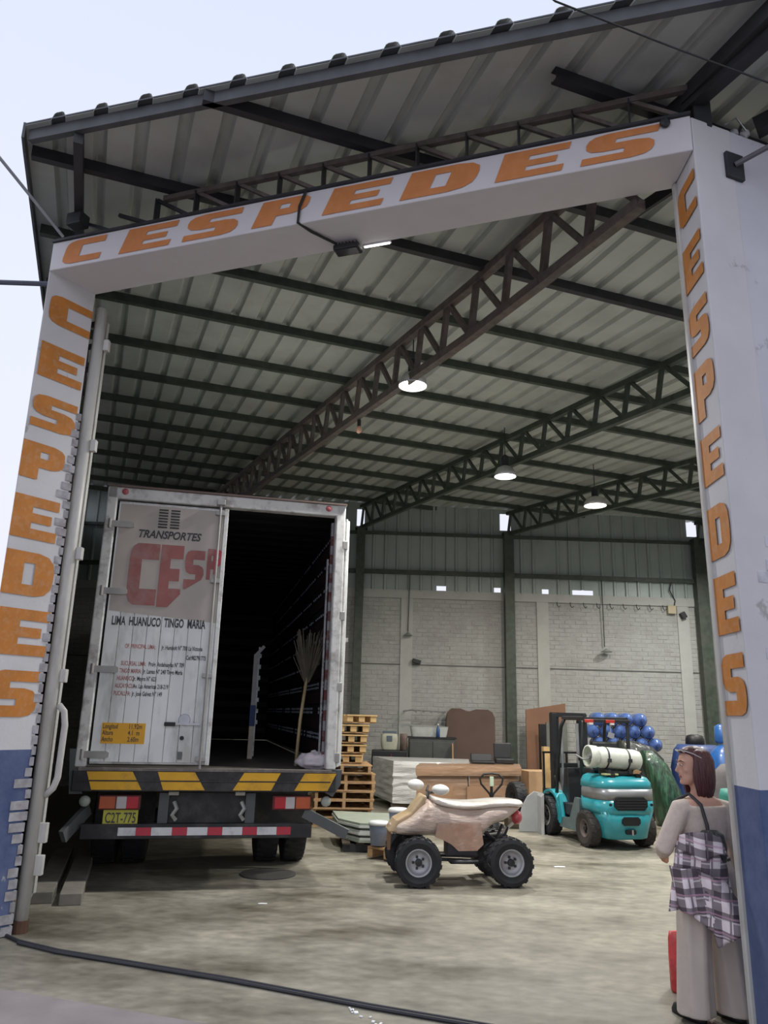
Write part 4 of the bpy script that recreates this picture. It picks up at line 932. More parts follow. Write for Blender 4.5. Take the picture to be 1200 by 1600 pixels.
# wrapped upper body: stations along y with top, bottom and half width
ST = [(.80, .57, .50, .06), (.72, .60, .47, .22), (.58, .66, .47, .30), (.46, .80, .47, .30), (.38, .845, .46, .26), (.28, .79, .45, .23), (.12, .765, .40, .22), (-.05, .755, .36, .22), (-.18, .76, .38, .22), (-.24, .77, .55, .24), (-.38, .79, .60, .26), (-.52, .80, .66, .24), (-.62, .79, .74, .18), (-.66, .785, .765, .10)]
R = []
for y, zt_, zb_, hw in ST:
    hz = (zt_ - zb_) / 2; cz = (zt_ + zb_) / 2; ring = []
    for (x, z) in sellipse(hw, hz, 2.6, 28):
        v = Vector((x, y, cz + z)); k = noise.noise(v * 7) * .022; nn = Vector((x, 0, z)); 
        if nn.length > 0: v += nn.normalized() * k
        ring.append(tuple(v))
    R.append(ring)
g = G(); g.rings(R); UB = g.build('wrapped_body', ft, Q, smooth=False, sub=1)
R = []
for y, hw, z in ((.36, .10, .84), (.28, .20, .80), (.1, .20, .775), (-.1, .20, .765), (-.35, .24, .80), (-.55, .25, .81), (-.69, .20, .79)):
    ring = []
    for (x, zz) in sellipse(hw, .042, 2.5, 20): 
        v = Vector((x, y, z + zz)); v.z += noise.noise(v * 6) * .015; ring.append(tuple(v))
    R.append(ring)
g = G(); g.rings(R); g.build('seat_wrap', ftp, UB, smooth=True, sub=1)  # pale wrap, widened to carry the film's white glare in its colour
g = G(); g.prism([(.33, .47), (.31, .60), (-.16, .62), (-.19, .40), (-.12, .34), (.08, .335), (.16, .40), (.24, .44)], .012, Matrix(((0, 0, 1, -.262), (1, 0, 0, 0), (0, 1, 0, 0), (0, 0, 0, 1)))); g.build('side_cardboard', M('film_cardboard_flap', (.50, .31, .22), .4, var=.12, coat=.6, dirt=(.66, .55, .5), dscale=5, damt=.5, bump=.6, bscale=12), Q)
g = G(); g.prism([(.82, .50), (.74, .62), (.58, .70), (.44, .88), (.40, .86), (.52, .60), (.66, .50)], .34, Matrix(((0, 0, 1, -.17), (1, 0, 0, 0), (0, 1, 0, 0), (0, 0, 0, 1)))); g.build('nose_cardboard', M('nose_card', (.50, .36, .21), .5, var=.12, coat=.4, bump=.4, bscale=12), Q, bevel=.02)
g = G(); g.tube([(-.34, .30, .93), (-.12, .36, .90), (.12, .36, .90), (.34, .30, .93)], .014, 8); g.tube([(0, .42, .7), (0, .36, .9)], .02, 8); g.build('handlebar', fr, Q, smooth=True)
foam = M('white_foam', (.78, .78, .76), .5, var=.05)
for c, r_ in (((-.27, .28, .945), (.12, .09, .055)), ((.24, .46, .95), (.10, .09, .06))):
    g = G(); g.rings([[tuple(Vector(v) * (1 + .10 * noise.noise(Vector(v) * 14)) + Vector(c)) for v in ring] for ring in sphere_rings(*r_, 20, 12)]); g.build('foam_wrapped_grip', foam, Q, smooth=True)
g = G(); g.rings(sphere_rings(.085, .06, .075, 16, 10), mx=Matrix.Translation((-.10, -.60, .66))); g.build('tail_lamp', M('wrapped_red', (.50, .07, .08), .35, coat=.6), Q, smooth=True)
g = G(); g.bar((-.1, -.56, .60), (-.1, -.44, .50), .03); g.build('lamp_bracket', M('bracket_cream', (.55, .5, .42), .5), Q)
g = G(); g.prism([(0, 0), (.05, .04), (.06, .2), (.02, .26), (-.03, .12)], .03, Matrix.Translation((.02, .80, .30)) @ Matrix.Rotation(pi / 2, 4, 'X')); g.build('front_cardboard_strip', card, Q)

# ================================================================== STORED GOODS
pal_r = random.Random(2)
def pallet_proto(name, L_=1.15, W_=.95, h=.13):
    t = thing(name, '', 'pallet')
    for k in range(3):
        g = G(); x = (-1 + k) * (W_ / 2 - .04); g.box((x, 0, h / 2), (.05, L_, h - .036)); g.build('stringer', wood, t)
    for k in range(7):
        g = G(); y = -L_ / 2 + .05 + k * (L_ - .1) / 6; g.box((0, y, h - .009), (W_, .10, .018)); g.build('deck_board', wood, t)
    for k in range(3):
        g = G(); y = -L_ / 2 + .05 + k * (L_ - .1) / 2; g.box((0, y, .009), (W_, .10, .018)); g.build('bottom_board', wood, t)
    return t
pp = pallet_proto('pallet')
order = ['bottom', 'second from the floor', 'third from the floor', 'fourth from the floor', 'fifth from the floor', 'sixth from the floor', 'topmost of the squared lower stack']
z = 0
for k, w_ in enumerate(order):
    o = pp if k == 0 else copy_tree(pp)
    o.location = (-.60 + pal_r.uniform(-.03, .03) + (.03 if k in (3, 4) else 0), 13.35 + pal_r.uniform(-.03, .03), z + .001); o.rotation_euler = (0, 0, radians(8) + pal_r.uniform(-.05, .05)); z += .132
    tag(o, f'brown wooden pallet, {w_}' + ('' if k == 6 else ', in the stack right of the truck'), 'pallet', 'wooden pallets stacked right of the truck')
z = .93
ptb = M('bright_pine', (.52, .34, .15), .8, var=.2, scale=5, dirt=(.25, .15, .08), damt=.4)
names = ['lowest', 'second', 'third', 'fourth', 'topmost']
p2 = thing('pallet', '', 'pallet')
for k in range(3):
    g = G(); g.box(((-1 + k) * .2, 0, .07), (.10, .8, .09)); g.build('block_row', ptb, p2)
for k in range(5):
    g = G(); g.box((0, -.36 + k * .18, .127), (.52, .12, .022)); g.build('deck_board', ptb, p2)
g = G(); g.box((0, 0, .012), (.50, .76, .02)); g.build('bottom_board', wood, p2)
for k, w_ in enumerate(names):
    o = p2 if k == 0 else copy_tree(p2)
    o.location = (-.50 + [0, .0, .03, .05, .10][k], 13.4, z); o.rotation_euler = (0, 0, radians(10) + pal_r.uniform(-.2, .2)); z += .157
    tag(o, f'small yellowish pallet, {w_} of the leaning pile on the pallet stack', 'pallet', 'small yellowish pallets piled on the stack')

# glass-like panels stacked flat on a low pallet
top_poly = [(-.49, 11.03), (-.36, 11.76), (.47, 11.5), (.37, 10.45), (-.20, 10.55)]
def panel(k, z, mat, lab):
    g = G(); dx = .012 * ((k * 7) % 3 - 1); g.prism([(x + dx, y + dx) for x, y in [(-.62, 11.75), (-.50, 10.95), (-.20, 10.52), (.42, 10.50), (.50, 11.6)]], .028, Matrix.Translation((0, 0, z)))
    tag(g.build('flat_panel', mat, bevel=.002), lab, 'panel', 'flat panels stacked near the quad bike')
pw = M('white_panel', (.58, .60, .56), .35, var=.06); pg_ = M('sage_panel', (.30, .33, .27), .45, var=.1); pd = M('slate_panel', (.12, .13, .12), .5)
cl = [pg_, pw, pd, pw, pw, pd, pw, pg_]
lb = ['bottom sheet of the flat panel stack, pale sage', 'second sheet up in the flat panel stack, white edge', 'third sheet up in the flat panel stack, dark edge', 'fourth sheet up in the flat panel stack, white edge', 'fifth sheet up in the flat panel stack, white edge', 'sixth sheet up in the flat panel stack, dark edge', 'white sheet just under the top of the flat panel stack', 'sage green top sheet of the flat panel stack']
for k in range(8): panel(k, .125 + k * .029, cl[k], lb[k])
t = thing('low_pallet', 'dark low pallet under the stack of flat panels', 'pallet', (-.05, 11.05, 0), radians(5))
for k in range(3): g = G(); g.box((0, -.4 + k * .42, .05), (.80, .1, .09)); g.build('stringer', dark_steel, t)
for k in range(5): g = G(); g.box((-.36 + k * .18, 0, .108), (.10, .95, .02)); g.build('deck_board', M('dark_wood', (.10, .075, .05), .8, var=.2), t)

def film_box(g, poly, z0, z1, amp=.02, nz=10, seed=0, nper=8):
    R = []
    pts = []
    for i in range(len(poly)):
        a = Vector(poly[i]); b2 = Vector(poly[(i + 1) % len(poly)])
        for k in range(nper): pts.append(a.lerp(b2, (k + .0) / nper))
    c = sum(pts, Vector((0, 0))) / len(pts)
    for j in range(nz + 1):
        z = z0 + (z1 - z0) * j / nz; ring = []
        for p in pts:
            d = (p - c).normalized(); k = amp * noise.noise(Vector((p.x * 2.5, p.y * 2.5, z * 16 + seed)))
            inset = -.010 if j in (0, nz) else 0
            ring.append((p.x + d.x * (k + inset), p.y + d.y * (k + inset), z))
        R.append(ring)
    return g.rings(R)
wf_ = M('white_stretch_film', (.78, .78, .76), .35, var=.10, scale=3, coat=.5, dirt=(.38, .37, .35), dscale=3, damt=.5, stretch=(.5, .5, 4), bump=.5, bscale=18)
t = thing('wrapped_load', 'tall white film wrapped load on a pallet behind the quad bike', 'wrapped load', (0, 0, 0))
g = G(); film_box(g, [(.30, 15.2), (1.7, 15.0), (1.9, 16.6), (-.10, 16.75)], .12, .87, .03, 14, 0); g.build('film_wrap', wf_, t, sub=0)
g = G(); g.box((.95, 15.9, .06), (1.35, 1.35, .10)); g.build('pallet_base', MATS['dark_wood'], t)
fb = M('film_wrapped_cardboard', (.36, .22, .135), .4, var=.10, scale=2, coat=.5, dirt=(.48, .34, .25), dscale=2.5, damt=.5, stretch=(.6, .6, 3), bump=.35, bscale=10)
t = thing('wrapped_cartons', 'long brown cartons wrapped in film between white load and forklift', 'carton', (0, 0, 0))
g = G(); film_box(g, [(.64, 13.4), (2.50, 14.0), (2.62, 14.8), (.74, 14.2)], .74, .90, .012, 4, 3); g.build('top_carton', fb, t)
g = G(); film_box(g, [(.66, 13.47), (1.54, 13.75), (1.64, 14.43), (.76, 14.15)], .14, .73, .012, 8, 5); g.build('lower_carton', fb, t)
g = G(); film_box(g, [(1.57, 13.76), (2.44, 14.04), (2.55, 14.72), (1.67, 14.44)], .14, .73, .012, 8, 9); g.build('lower_carton', fb, t)
d = Vector((.953, .303, 0)); nn = Vector((.303, -.953, 0))
for a in (.3, 1.0):
    g = G(); c = Vector((.66, 13.46, .45)) + d * (a + .12) + nn * .02; g.box(c, (.44, .015, .24), rz=atan2(d.y, d.x)); g.build('carton_panel', card, t)
g = G(); g.box((1.62, 14.1, .07), (1.8, .6, .12), rz=atan2(d.y, d.x)); g.build('pallet_base', MATS['dark_wood'], t)

# pallet jack with loop handle in front of the cartons
t = thing('pallet_jack', 'pallet jack with black loop handle in front of the brown cartons', 'pallet jack', (1.76, 12.45, 0), radians(4))
g = G(); L_ = [(0, 0, .50), (-.03, 0, .58), (-.16, 0, .72), (-.18, 0, .80), (-.12, 0, .86), (0, 0, .875), (.12, 0, .86), (.18, 0, .80), (.16, 0, .72), (.03, 0, .58), (0, 0, .50)]
g.tube(L_, .016, 8); g.build('loop_handle', black, t, smooth=True)
g = G(); g.tube([(0, .12, .12), (0, 0, .56), (0, 0, .72)], .022, 8); g.build('tiller', black, t)
g = G(); g.box((0, -.02, .76), (.06, .03, .14)); g.build('lever_grip', M('pale_green_tag', (.55, .66, .50), .5), t, bevel=.006)
g = G(); g.box((0, .22, .17), (.28, .22, .20)); g.lathe([(.055, 0), (.055, .22)], 14, Matrix.Translation((0, .2, .25))); g.build('pump', M('jack_dark', (.05, .05, .055), .5), t, bevel=.02)
for x in (-.18, .18):
    g = G(); g.box((x, .72, .07), (.16, .85, .05)); g.build('fork', MATS['jack_dark'], t, bevel=.01)
for x in (-.05, .05):
    g = G(); g.lathe([(.08, 0), (.08, .05)], 18, Matrix.Translation((x - .025, .12, .08)) @ Matrix.Rotation(pi / 2, 4, 'Y')); g.build('steer_wheel', rubber, t)

# buckets on a scrap of pallet next to the quad's front wheel
bk = M('milky_blue_bucket', (.22, .26, .36), .4, var=.08, coat=.2); lid = M('white_lid', (.66, .67, .66), .45, var=.05)
for x, y, z, lab in ((.04, 10.15, .16, 'blue bucket with white lid, nearer one beside the quad bike'), (.28, 10.30, .30, 'blue bucket with white lid, raised one against the quad bike nose')):
    t = thing('bucket', lab, 'bucket', (x, y, z), group='lidded buckets beside the quad bike')
    g = G(); g.lathe([(.095, 0), (.115, .20), (.12, .24)], 22); g.build('pail', bk, t, smooth=True)
    g = G(); g.lathe([(.128, .23), (.128, .255), (.11, .275), (.02, .278)], 22); g.build('lid', lid, t, smooth=True)
t = thing('pallet_scrap', 'small block of pallet wood under the lidded buckets', 'pallet', (.14, 10.2, 0), radians(-35))
for k in range(2): g = G(); g.box((-.12 + .24 * k, 0, .07), (.07, .36, .09)); g.build('block', wood, t)
for k in range(2): g = G(); g.box((0, -.1 + k * .2, .13 + 0 * k), (.34, .12, .024)); g.build('deck_board', wood, t)
g = G(); g.box((.12, .12, .22), (.2, .2, .15)); g.build('riser_block', wood, t)

# loose tyre, curved sheet and small carton between cartons and forklift
t = thing('tyre', 'small knobbly black tyre standing between the cartons and forklift', 'tyre', (2.30, 13.35, 0), radians(15))
wheel(t, 0, 0, .27, .2, .13, name='tyre_body', rim=dark_steel, lugs=18)
t.location.z = .16
t2 = thing('low_box', 'dark low crate under the small knobbly tyre', 'crate', (2.30, 13.35, 0)); g = G(); g.box((0, 0, .08), (.36, .4, .155)); g.build('crate_body', MATS['dark_wood'], t2, bevel=.01)
g = G(); g.prism([(0, .0), (.34, 0), (.34, .58), (.24, .60), (.13, .52), (.05, .38), (.0, .20)], .03, Matrix.Translation((2.24, 12.85, .003)) @ Matrix.Rotation(radians(92), 4, 'X'))
g.prism([(0, .0), (.05, 0), (.05, .6), (.0, .55)], .28, Matrix.Translation((2.53, 12.82, .003)) @ Matrix.Rotation(radians(92), 4, 'X'))
tag(g.build('curved_sheet', M('pale_grey_sheet', (.46, .47, .47), .4, .2, var=.06), bevel=.006), 'pale grey curved metal chute standing at the forklift forks', 'chute')
g = G(); g.box((2.90, 14.7, .40), (.50, .5, .80), rz=.2); tag(g.build('carton', M('sandy_cardboard', (.42, .27, .15), .7, var=.1), bevel=.006), 'plain brown carton behind the grey curved sheet', 'carton')
g = G(); g.box((2.93, 14.0, .62), (.11, .10, 1.24), rz=.2); tag(g.build('timber_post', ptb), 'yellow upright timber beside the forklift mast', 'timber')

# things along the back wall
t = thing('generator', 'dark machine on the floor by the wall behind the white load', 'machine', (.25, 17.45, 0))
g = G(); g.box((0, 0, .52), (.75, .5, .9)); g.build('casing', black, t, bevel=.02)
for x in (-.3, .3): g = G(); g.box((x, -.1, .06), (.06, .5, .1)); g.build('foot', dark_steel, t)
g = G(); g.tube([(.05, -.26, .9), (.0, -.28, .72), (-.06, -.27, .55)], .01, 5); g.build('red_cord', M('red_cord', (.3, .03, .04), .5), t)
g = G(); g.lathe([(.10, 0), (.10, .02)], 18, Matrix.Translation((.22, -.25, .62)) @ Matrix.Rotation(pi / 2, 4, 'X')); g.build('dial', M('dull_dial', (.14, .14, .15), .4), t)
t = thing('jerry_can', 'cream jerry can with dark lid on the dark machine', 'jerry can', (.25, 17.35, .975))
g = G(); stack(g, [(0, .15, -.09, .09), (.03, .165, -.1, .1), (.24, .19, -.1, .1), (.33, .17, -.09, .09), (.36, .12, -.07, .07)], 4, 20); g.build('can_body', M('can_cream', (.42, .42, .33), .5, var=.1), t, smooth=True)
g = G(); g.box((0, 0, .37), (.30, .16, .05)); g.box((0, -.105, .24), (.12, .012, .12)); g.build('lid', M('slate_lid', (.10, .12, .15), .5), t, bevel=.01)
t = thing('paint_can', 'rusty brown can beside the cream jerry can', 'can', (.56, 17.4, .975)); g = G(); g.lathe([(.08, 0), (.08, .34), (.07, .345)], 18); g.build('can_body', M('rusty_can', (.16, .11, .09), .7, var=.3, dirt=(.3, .27, .25), dscale=10), t, smooth=True)
t = thing('cabinet', 'dark grey cabinet against the back wall left of the brown board', 'cabinet', (1.18, 17.6, 0))
g = G(); g.box((0, 0, .64), (1.0, .5, 1.2)); g.build('cabinet_body', M('slate_cabinet', (.065, .068, .065), .55, var=.15), t, bevel=.01)
for x in (-.25, .25): g = G(); g.box((x, -.258, .62), (.47, .02, 1.1)); o = g.build('cabinet_door', MATS['slate_cabinet'], t, bevel=.006); g = G(); g.bar((x * .2, -.28, .55), (x * .2, -.28, .75), .015); g.build('handle', steel, o)
g = G(); g.box((0, 0, 1.25), (1.06, .54, .03)); g.build('top', black, t)
t = thing('white_tub', 'low white plastic tub on the dark cabinet', 'tub', (1.12, 17.60, 1.268)); g = G(); stack(g, [(0, .38, -.15, .15), (.2, .42, -.18, .18), (.22, .43, -.19, .19)], 6, 24); g.build('tub_body', M('tub_white', (.46, .48, .46), .5, var=.1), t)
t = thing('bottle', 'blue and white bottle standing on the dark cabinet', 'bottle', (1.30, 17.325, 1.268)); g = G(); g.lathe([(.04, 0), (.04, .16), (.015, .22), (.015, .25)], 14); g.build('bottle_body', M('blue_bottle', (.04, .09, .25), .3), t, smooth=True); g = G(); g.lathe([(.02, .25), (.02, .28)], 12); g.build('cap', lid, t)
g = G(); g.tube([(.55, 17.9, 1.80), (.75, 17.9, 1.83), (1.55, 17.9, 1.80)], .02, 6)
for k in range(5): g.bar((.8 + .17 * k, 17.9, 1.82), (.86 + .17 * k, 17.9, 1.78), .04, .03)
for x in (.6, 1.5): g.bar((x, 17.95, 1.8), (x, 18.31, 1.8), .02)
tag(g.build('wall_rail', M('rail_taped', (.20, .19, .19), .7, var=.3, scale=30)), 'thin taped rail fixed on the back wall above the cabinet', 'rail')
bb = M('brown_hardboard', (.095, .055, .040), .7, var=.15, scale=2)
g = G(); P = [(-.55, 0), (.54, 0), (.55, 1.70), (.50, 1.82), (.40, 1.88), (.12, 1.88), (-.02, 1.83), (-.10, 1.84), (-.22, 1.89), (-.44, 1.89), (-.54, 1.80), (-.56, 1.6)]
g.prism(P, .07, Matrix.Translation((2.10, 17.95, .01)) @ Matrix.Rotation(radians(83), 4, 'X'))
tag(g.build('headboard', bb, bevel=.01), 'brown rounded top board leaning on the wall behind the cartons', 'board')
g = G(); g.bar((1.62, 17.15, 0), (1.60, 17.2, 1.15), .13, .03, upv=(1, 0, 0)); tag(g.build('plank', M('orange_plank', (.40, .23, .12), .7, var=.1)), 'short orange brown plank standing before the brown rounded board', 'plank')
def seat(name, c, w, label):
    t = thing(name, label, 'seat', c); g = G(); g.box((0, .0, .05), (w, .34, .09)); g.build('cushion', black, t, bevel=.02)
    g = G(); g.box((0, .16, .22), (w * .95, .05, .28), rot=Matrix.Rotation(-.15, 3, 'X')); g.build('backrest', black, t, bevel=.02); return t
seat('vehicle_seat', (1.90, 14.55, .905), .42, 'low black seat lying on the brown cartons').scale = (1, 1, .45)
seat('vehicle_seat', (2.30, 14.65, .905), .34, 'taller black seat on the brown cartons next to the green column')
for k in (0,):
    g = G(); g.prism([(-.42, 0), (.46, 0), (.50, 2.06), (.0, 1.97), (-.40, 1.90)], .05, Matrix.Translation((3.72, 17.8, .005)) @ Matrix.Rotation(radians(86), 4, 'X'))
    tag(g.build('plywood_sheet', M('reddish_plywood', (.21, .105, .06), .7, var=.12, scale=3), bevel=.004), 'reddish brown slanted plywood sheet leaning beside the green column', 'board')
g = G(); g.box((3.62, 17.55, .80), (.16, .1, 1.60)); tag(g.build('gap_shade_strip', black), 'narrow black strip standing for the shaded gap before the reddish plywood', 'board')  # black strip stands in for the dark gap between boards
g = G(); g.box((3.78, 16.9, .82), (.44, .08, 1.64)); tag(g.build('olive_board', M('olive_grey_panel', (.13, .135, .12), .6, var=.1)), 'olive grey upright board behind the forklift mast', 'board')

# heap of big blue water jugs on a dark wrapped load
jug_m = M('blue_jug', (.07, .13, .34), .25, var=.2, scale=6, coat=.4)
def jug():
    t = thing('water_jug', '', 'water jug'); mx = Matrix.Rotation(pi / 2, 4, 'X')
    g = G(); g.lathe([(.02, -.20), (.06, -.205), (.10, -.22), (.13, -.2), (.13, -.10), (.12, -.09), (.13, -.08), (.13, .04), (.12, .05), (.13, .06), (.13, .12), (.09, .18), (.035, .21), (.03, .25), (.01, .25)], 20, mx); g.build('jug_body', jug_m, t, smooth=True)
    g = G(); g.lathe([(.034, .22), (.034, .262), (.005, .265)], 12, mx); g.build('cap', M('jug_cap', (.04, .07, .22), .4), t); return t
jp = jug(); first = True; rowsn = ['bottom', 'second', 'third', 'top']; cnt = 0
coln = ['leftmost', 'second', 'third', 'fourth', 'rightmost']
for r_ in range(4):
    for c_ in range(5 - (1 if r_ == 3 else 0)):
        o = jp if first else copy_tree(jp); first = False
        o.location = (4.25 + c_ * .275 + (.137 if r_ % 2 else 0), 15.9 + .08 * c_ * 0, 1.03 + r_ * .235); o.rotation_euler = (0, pal_r.uniform(0, 3), pal_r.uniform(-.03, .03))
        tag(o, f'blue water jug lying on its side, {coln[c_]} in the {rowsn[r_]} row of the heap', 'water jug', 'blue water jugs heaped behind the forklift')
t = thing('dark_crate', 'tall dark crate under the heap of blue jugs', 'crate', (4.85, 15.95, 0))
g = G(); g.box((0, 0, .44), (1.6, .6, .88)); g.build('crate_body', dark_steel, t, bevel=.01)

def lump(name, rows, mat, label, cat, seed, amp=.08, n=26, freq=3, gloss=None):
    g = G(); R = []
    for z, cx, cy, rx, ry in rows:
        ring = []
        for k in range(n):
            a = 2 * pi * k / n; v = Vector((cos(a), sin(a), z * 1.2)); kk = 1 + amp * noise.noise(v * freq + Vector((seed, 0, 0)))
            ring.append((cx + rx * cos(a) * kk, cy + ry * sin(a) * kk, z))
        R.append(ring)
    g.rings(R); return tag(g.build(name, mat, smooth=True), label, cat)
bf = M('black_stretch_film', (.012, .014, .013), .35, var=.4, coat=.4, bump=.9, bscale=7, dirt=(.07, .08, .07), dscale=4, damt=.6, stretch=(2, 2, .5))
gf = M('green_sack_film', (.012, .04, .022), .35, var=.5, scale=9, coat=.5, bump=.8, bscale=10, dirt=(.05, .16, .08), dscale=5, damt=.8, stretch=(3, 3, .6))
lump('wrapped_bundle', [(.01, 4.95, 14.9, .38, .3), (.2, 4.95, 14.9, .43, .33), (.7, 4.95, 14.9, .44, .34), (1.05, 4.88, 14.9, .42, .32), (1.25, 4.75, 14.9, .34, .25), (1.36, 4.62, 14.9, .15, .15)], bf, 'black film wrapped bundle right of the forklift', 'bundle', 3, .18)
lump('green_bundle', [(.01, 5.05, 13.95, .24, .26), (.15, 5.05, 13.95, .28, .3), (.6, 4.98, 14.0, .25, .28), (1.0, 4.82, 14.05, .2, .22), (1.22, 4.72, 14.1, .09, .12)], gf, 'green and black striped sack bundle between forklift and woman', 'bundle', 8, .2)
btm = M('blue_tarpaulin', (.025, .05, .16), .5, var=.3, scale=5, bump=.6, bscale=8, coat=.2)
lump('blue_sack', [(.01, 6.15, 15.0, .6, .4), (.4, 6.15, 15.0, .62, .45), (.9, 6.1, 15.0, .60, .42), (1.22, 6.02, 15.0, .5, .35), (1.32, 5.95, 15.0, .34, .22)], btm, 'dark blue tarpaulin bundle behind the woman', 'bundle', 5, .15)
lump('blue_sack', [(.01, 5.7, 12.9, .30, .3), (.4, 5.7, 12.9, .36, .34), (.9, 5.68, 12.9, .36, .34), (1.22, 5.66, 12.9, .30, .28), (1.38, 5.65, 12.9, .14, .12)], M('bright_blue_plastic', (.02, .10, .32), .35, var=.2, coat=.4), 'bright blue plastic bag by the right pillar edge behind the woman', 'bag', 6, .15)
lump('blue_drum', [(1.40, 5.62, 12.95, .13, .13), (1.44, 5.62, 12.95, .15, .15), (1.66, 5.62, 12.95, .14, .14), (1.70, 5.62, 12.95, .08, .08)], MATS['bright_blue_plastic'], 'small deep blue container on top of the bright blue bag', 'container', 7, .04)
lump('black_tub', [(1.31, 5.95, 15.0, .15, .15), (1.33, 5.95, 15.0, .17, .17), (1.42, 5.95, 15.0, .165, .165), (1.48, 5.95, 15.0, .14, .14), (1.50, 5.95, 15.0, .07, .07)], black, 'round black tub on the dark blue bundle behind the woman', 'tub', 2, .02)
lump('grey_sack', [(.01, 4.55, 10.4, .26, .26), (.4, 4.55, 10.4, .28, .28), (.9, 4.55, 10.4, .26, .26), (1.10, 4.55, 10.4, .19, .19), (1.20, 4.55, 10.4, .1, .1)], M('grey_brown_cloth', (.11, .10, .10), .8, var=.2), 'grey brown sack beside the right pillar edge', 'sack', 9, .12)
lump('green_crate', [(.01, 4.2, 9.4, .2, .2), (.9, 4.2, 9.4, .22, .22), (.97, 4.2, 9.4, .2, .2)], M('sea_green_plastic', (.04, .22, .17), .5), 'sea green plastic bin beside the woman and pillar', 'bin', 1, .01)
# ================================================================== WOMAN (local x right, y facing forward)
WR = thing('person', 'woman with dark red hair in beige top and trousers, seen from behind at right', 'person', (2.05, 5.17, 0), radians(25))
skin = M('skin', (.56, .31, .22), .5, var=.06, scale=10)
knit = M('beige_knit', (.66, .55, .47), .85, var=.08, scale=30, bump=.25, bscale=160)
trs = M('taupe_trouser_cloth', (.54, .46, .40), .85, var=.06, scale=8, bump=.15, bscale=20)
hairm = M('dark_red_hair', (.075, .022, .024), .45, var=.5, scale=30, stretch=(6, 6, .5))
def remesh(g, name, mat, parent, vox=.007, sm=6):
    o = g.build(name + '_src', mat)
    md = o.modifiers.new('r', 'REMESH'); md.mode = 'VOXEL'; md.voxel_size = vox; md.use_smooth_shade = True
    m2 = o.modifiers.new('s', 'SMOOTH'); m2.factor = .6; m2.iterations = sm
    dg = bpy.context.evaluated_depsgraph_get(); dg.update()
    me = bpy.data.meshes.new_from_object(o.evaluated_get(dg)); me.name = name
    bpy.data.objects.remove(o)
    me.materials.clear(); me.materials.append(mat)
    o = bpy.data.objects.new(name, me); COL.objects.link(o); o.parent = parent; return o
def ring_loft(g, rows, n=22, p=2.3):
    R = []
    for z, cx, cy, rx, ry in rows: R.append([(cx + x, cy + y, z) for x, y in sellipse(rx, ry, p, n)])
    return g.rings(R)
def hand(g, w, d, side, pn, s=1.0, curl=.5, hold=None):
    """w wrist, d finger direction, side direction of the thumb, pn palm normal (towards the grip)"""
    w = Vector(w); d = Vector(d).normalized(); pn = Vector(pn).normalized(); sd = Vector(side).normalized()
    g.tube([w, w + d * .03 * s, w + d * .075 * s], [.021 * s, .026 * s, .024 * s], 10)
    for k in range(4):
        off = sd * (.027 - k * .018) * s; L_ = (.068, .076, .070, .055)[k] * s
        b0 = w + d * .062 * s + off; a = curl
        p1 = b0 + (d * cos(a * .5) + pn * sin(a * .5)) * L_ * .42; p2_ = p1 + (d * cos(a * 1.4) + pn * sin(a * 1.4)) * L_ * .33; p3_ = p2_ + (d * cos(a * 2.2) + pn * sin(a * 2.2)) * L_ * .27
        g.tube([w + d * .03 * s + off * .8, b0, p1, p2_, p3_], [.011 * s, .0105 * s, .0095 * s, .009 * s, .0065 * s], 8)
    t0 = w + d * .015 * s + sd * .018 * s
    g.tube([t0, t0 + (sd * .75 + d * .6) * .035 * s, t0 + (sd * .6 + d * .8 + pn * .3) * .065 * s], [.013 * s, .011 * s, .008 * s], 8)
TZ = [(.74, 0, -.02, .155, .12), (.82, 0, -.02, .165, .125), (.90, 0, -.01, .148, .105), (.98, 0, 0, .138, .095), (1.06, 0, .0, .150, .10), (1.14, 0, 0, .165, .10), (1.20, 0, -.01, .170, .092), (1.235, 0, -.015, .135, .075), (1.262, 0, -.015, .075, .058), (1.29, 0, -.01, .050, .05), (1.36, -.01, .0, .048, .05)]
LS, LE, LW = (-.165, -.01, 1.19), (-.265, .055, .955), (-.12, .225, .885)
RS, RE, RW = (.165, -.02, 1.19), (.235, -.05, .93), (.25, .0, .70)
HC = Vector((-.02, .015, 1.43)); HR = Matrix.Rotation(radians(66), 4, 'Z')      # head turned to her left
def head_rings():
    R = []; rows = [(-.108, .030, .030, .040), (-.098, .045, .042, .036), (-.075, .058, .056, .024), (-.05, .063, .068, .008), (-.02, .069, .082, .0), (.01, .072, .090, -.004), (.04, .073, .092, -.006), (.07, .068, .086, -.008), (.095, .052, .066, -.008), (.112, .028, .036, -.008), (.117, .008, .01, -.008)]
    for z, rx, ry, cy in rows: R.append([(x, cy + y, z) for x, y in sellipse(rx, ry, 2.2, 24)])
    return R
g = G()
ring_loft(g, TZ)
g.rings(head_rings(), mx=Matrix.Translation(HC) @ HR)
FM = Matrix.Translation(HC) @ HR
g.tube([FM @ Vector((0, .085, .022)), FM @ Vector((0, .10, -.008)), FM @ Vector((0, .108, -.024)), FM @ Vector((0, .09, -.034))], [.007, .009, .0115, .009], 8)   # nose
g.rings(sphere_rings(.024, .020, .030, 12, 8), mx=FM @ Matrix.Translation((0, .072, -.040)))
g.rings(sphere_rings(.022, .016, .015, 12, 8), mx=FM @ Matrix.Translation((0, .074, -.094)))       # chin
for s_ in (-1, 1):
    g.rings(sphere_rings(.022, .012, .014, 12, 8), mx=FM @ Matrix.Translation((s_ * .036, .062, -.022)))   # cheeks
    g.rings(sphere_rings(.026, .012, .008, 12, 8), mx=FM @ Matrix.Translation((s_ * .030, .076, .030)))    # brow
    g.rings(sphere_rings(.008, .018, .028, 10, 8), mx=FM @ Matrix.Translation((s_ * .074, -.005, -.005)))  # ears
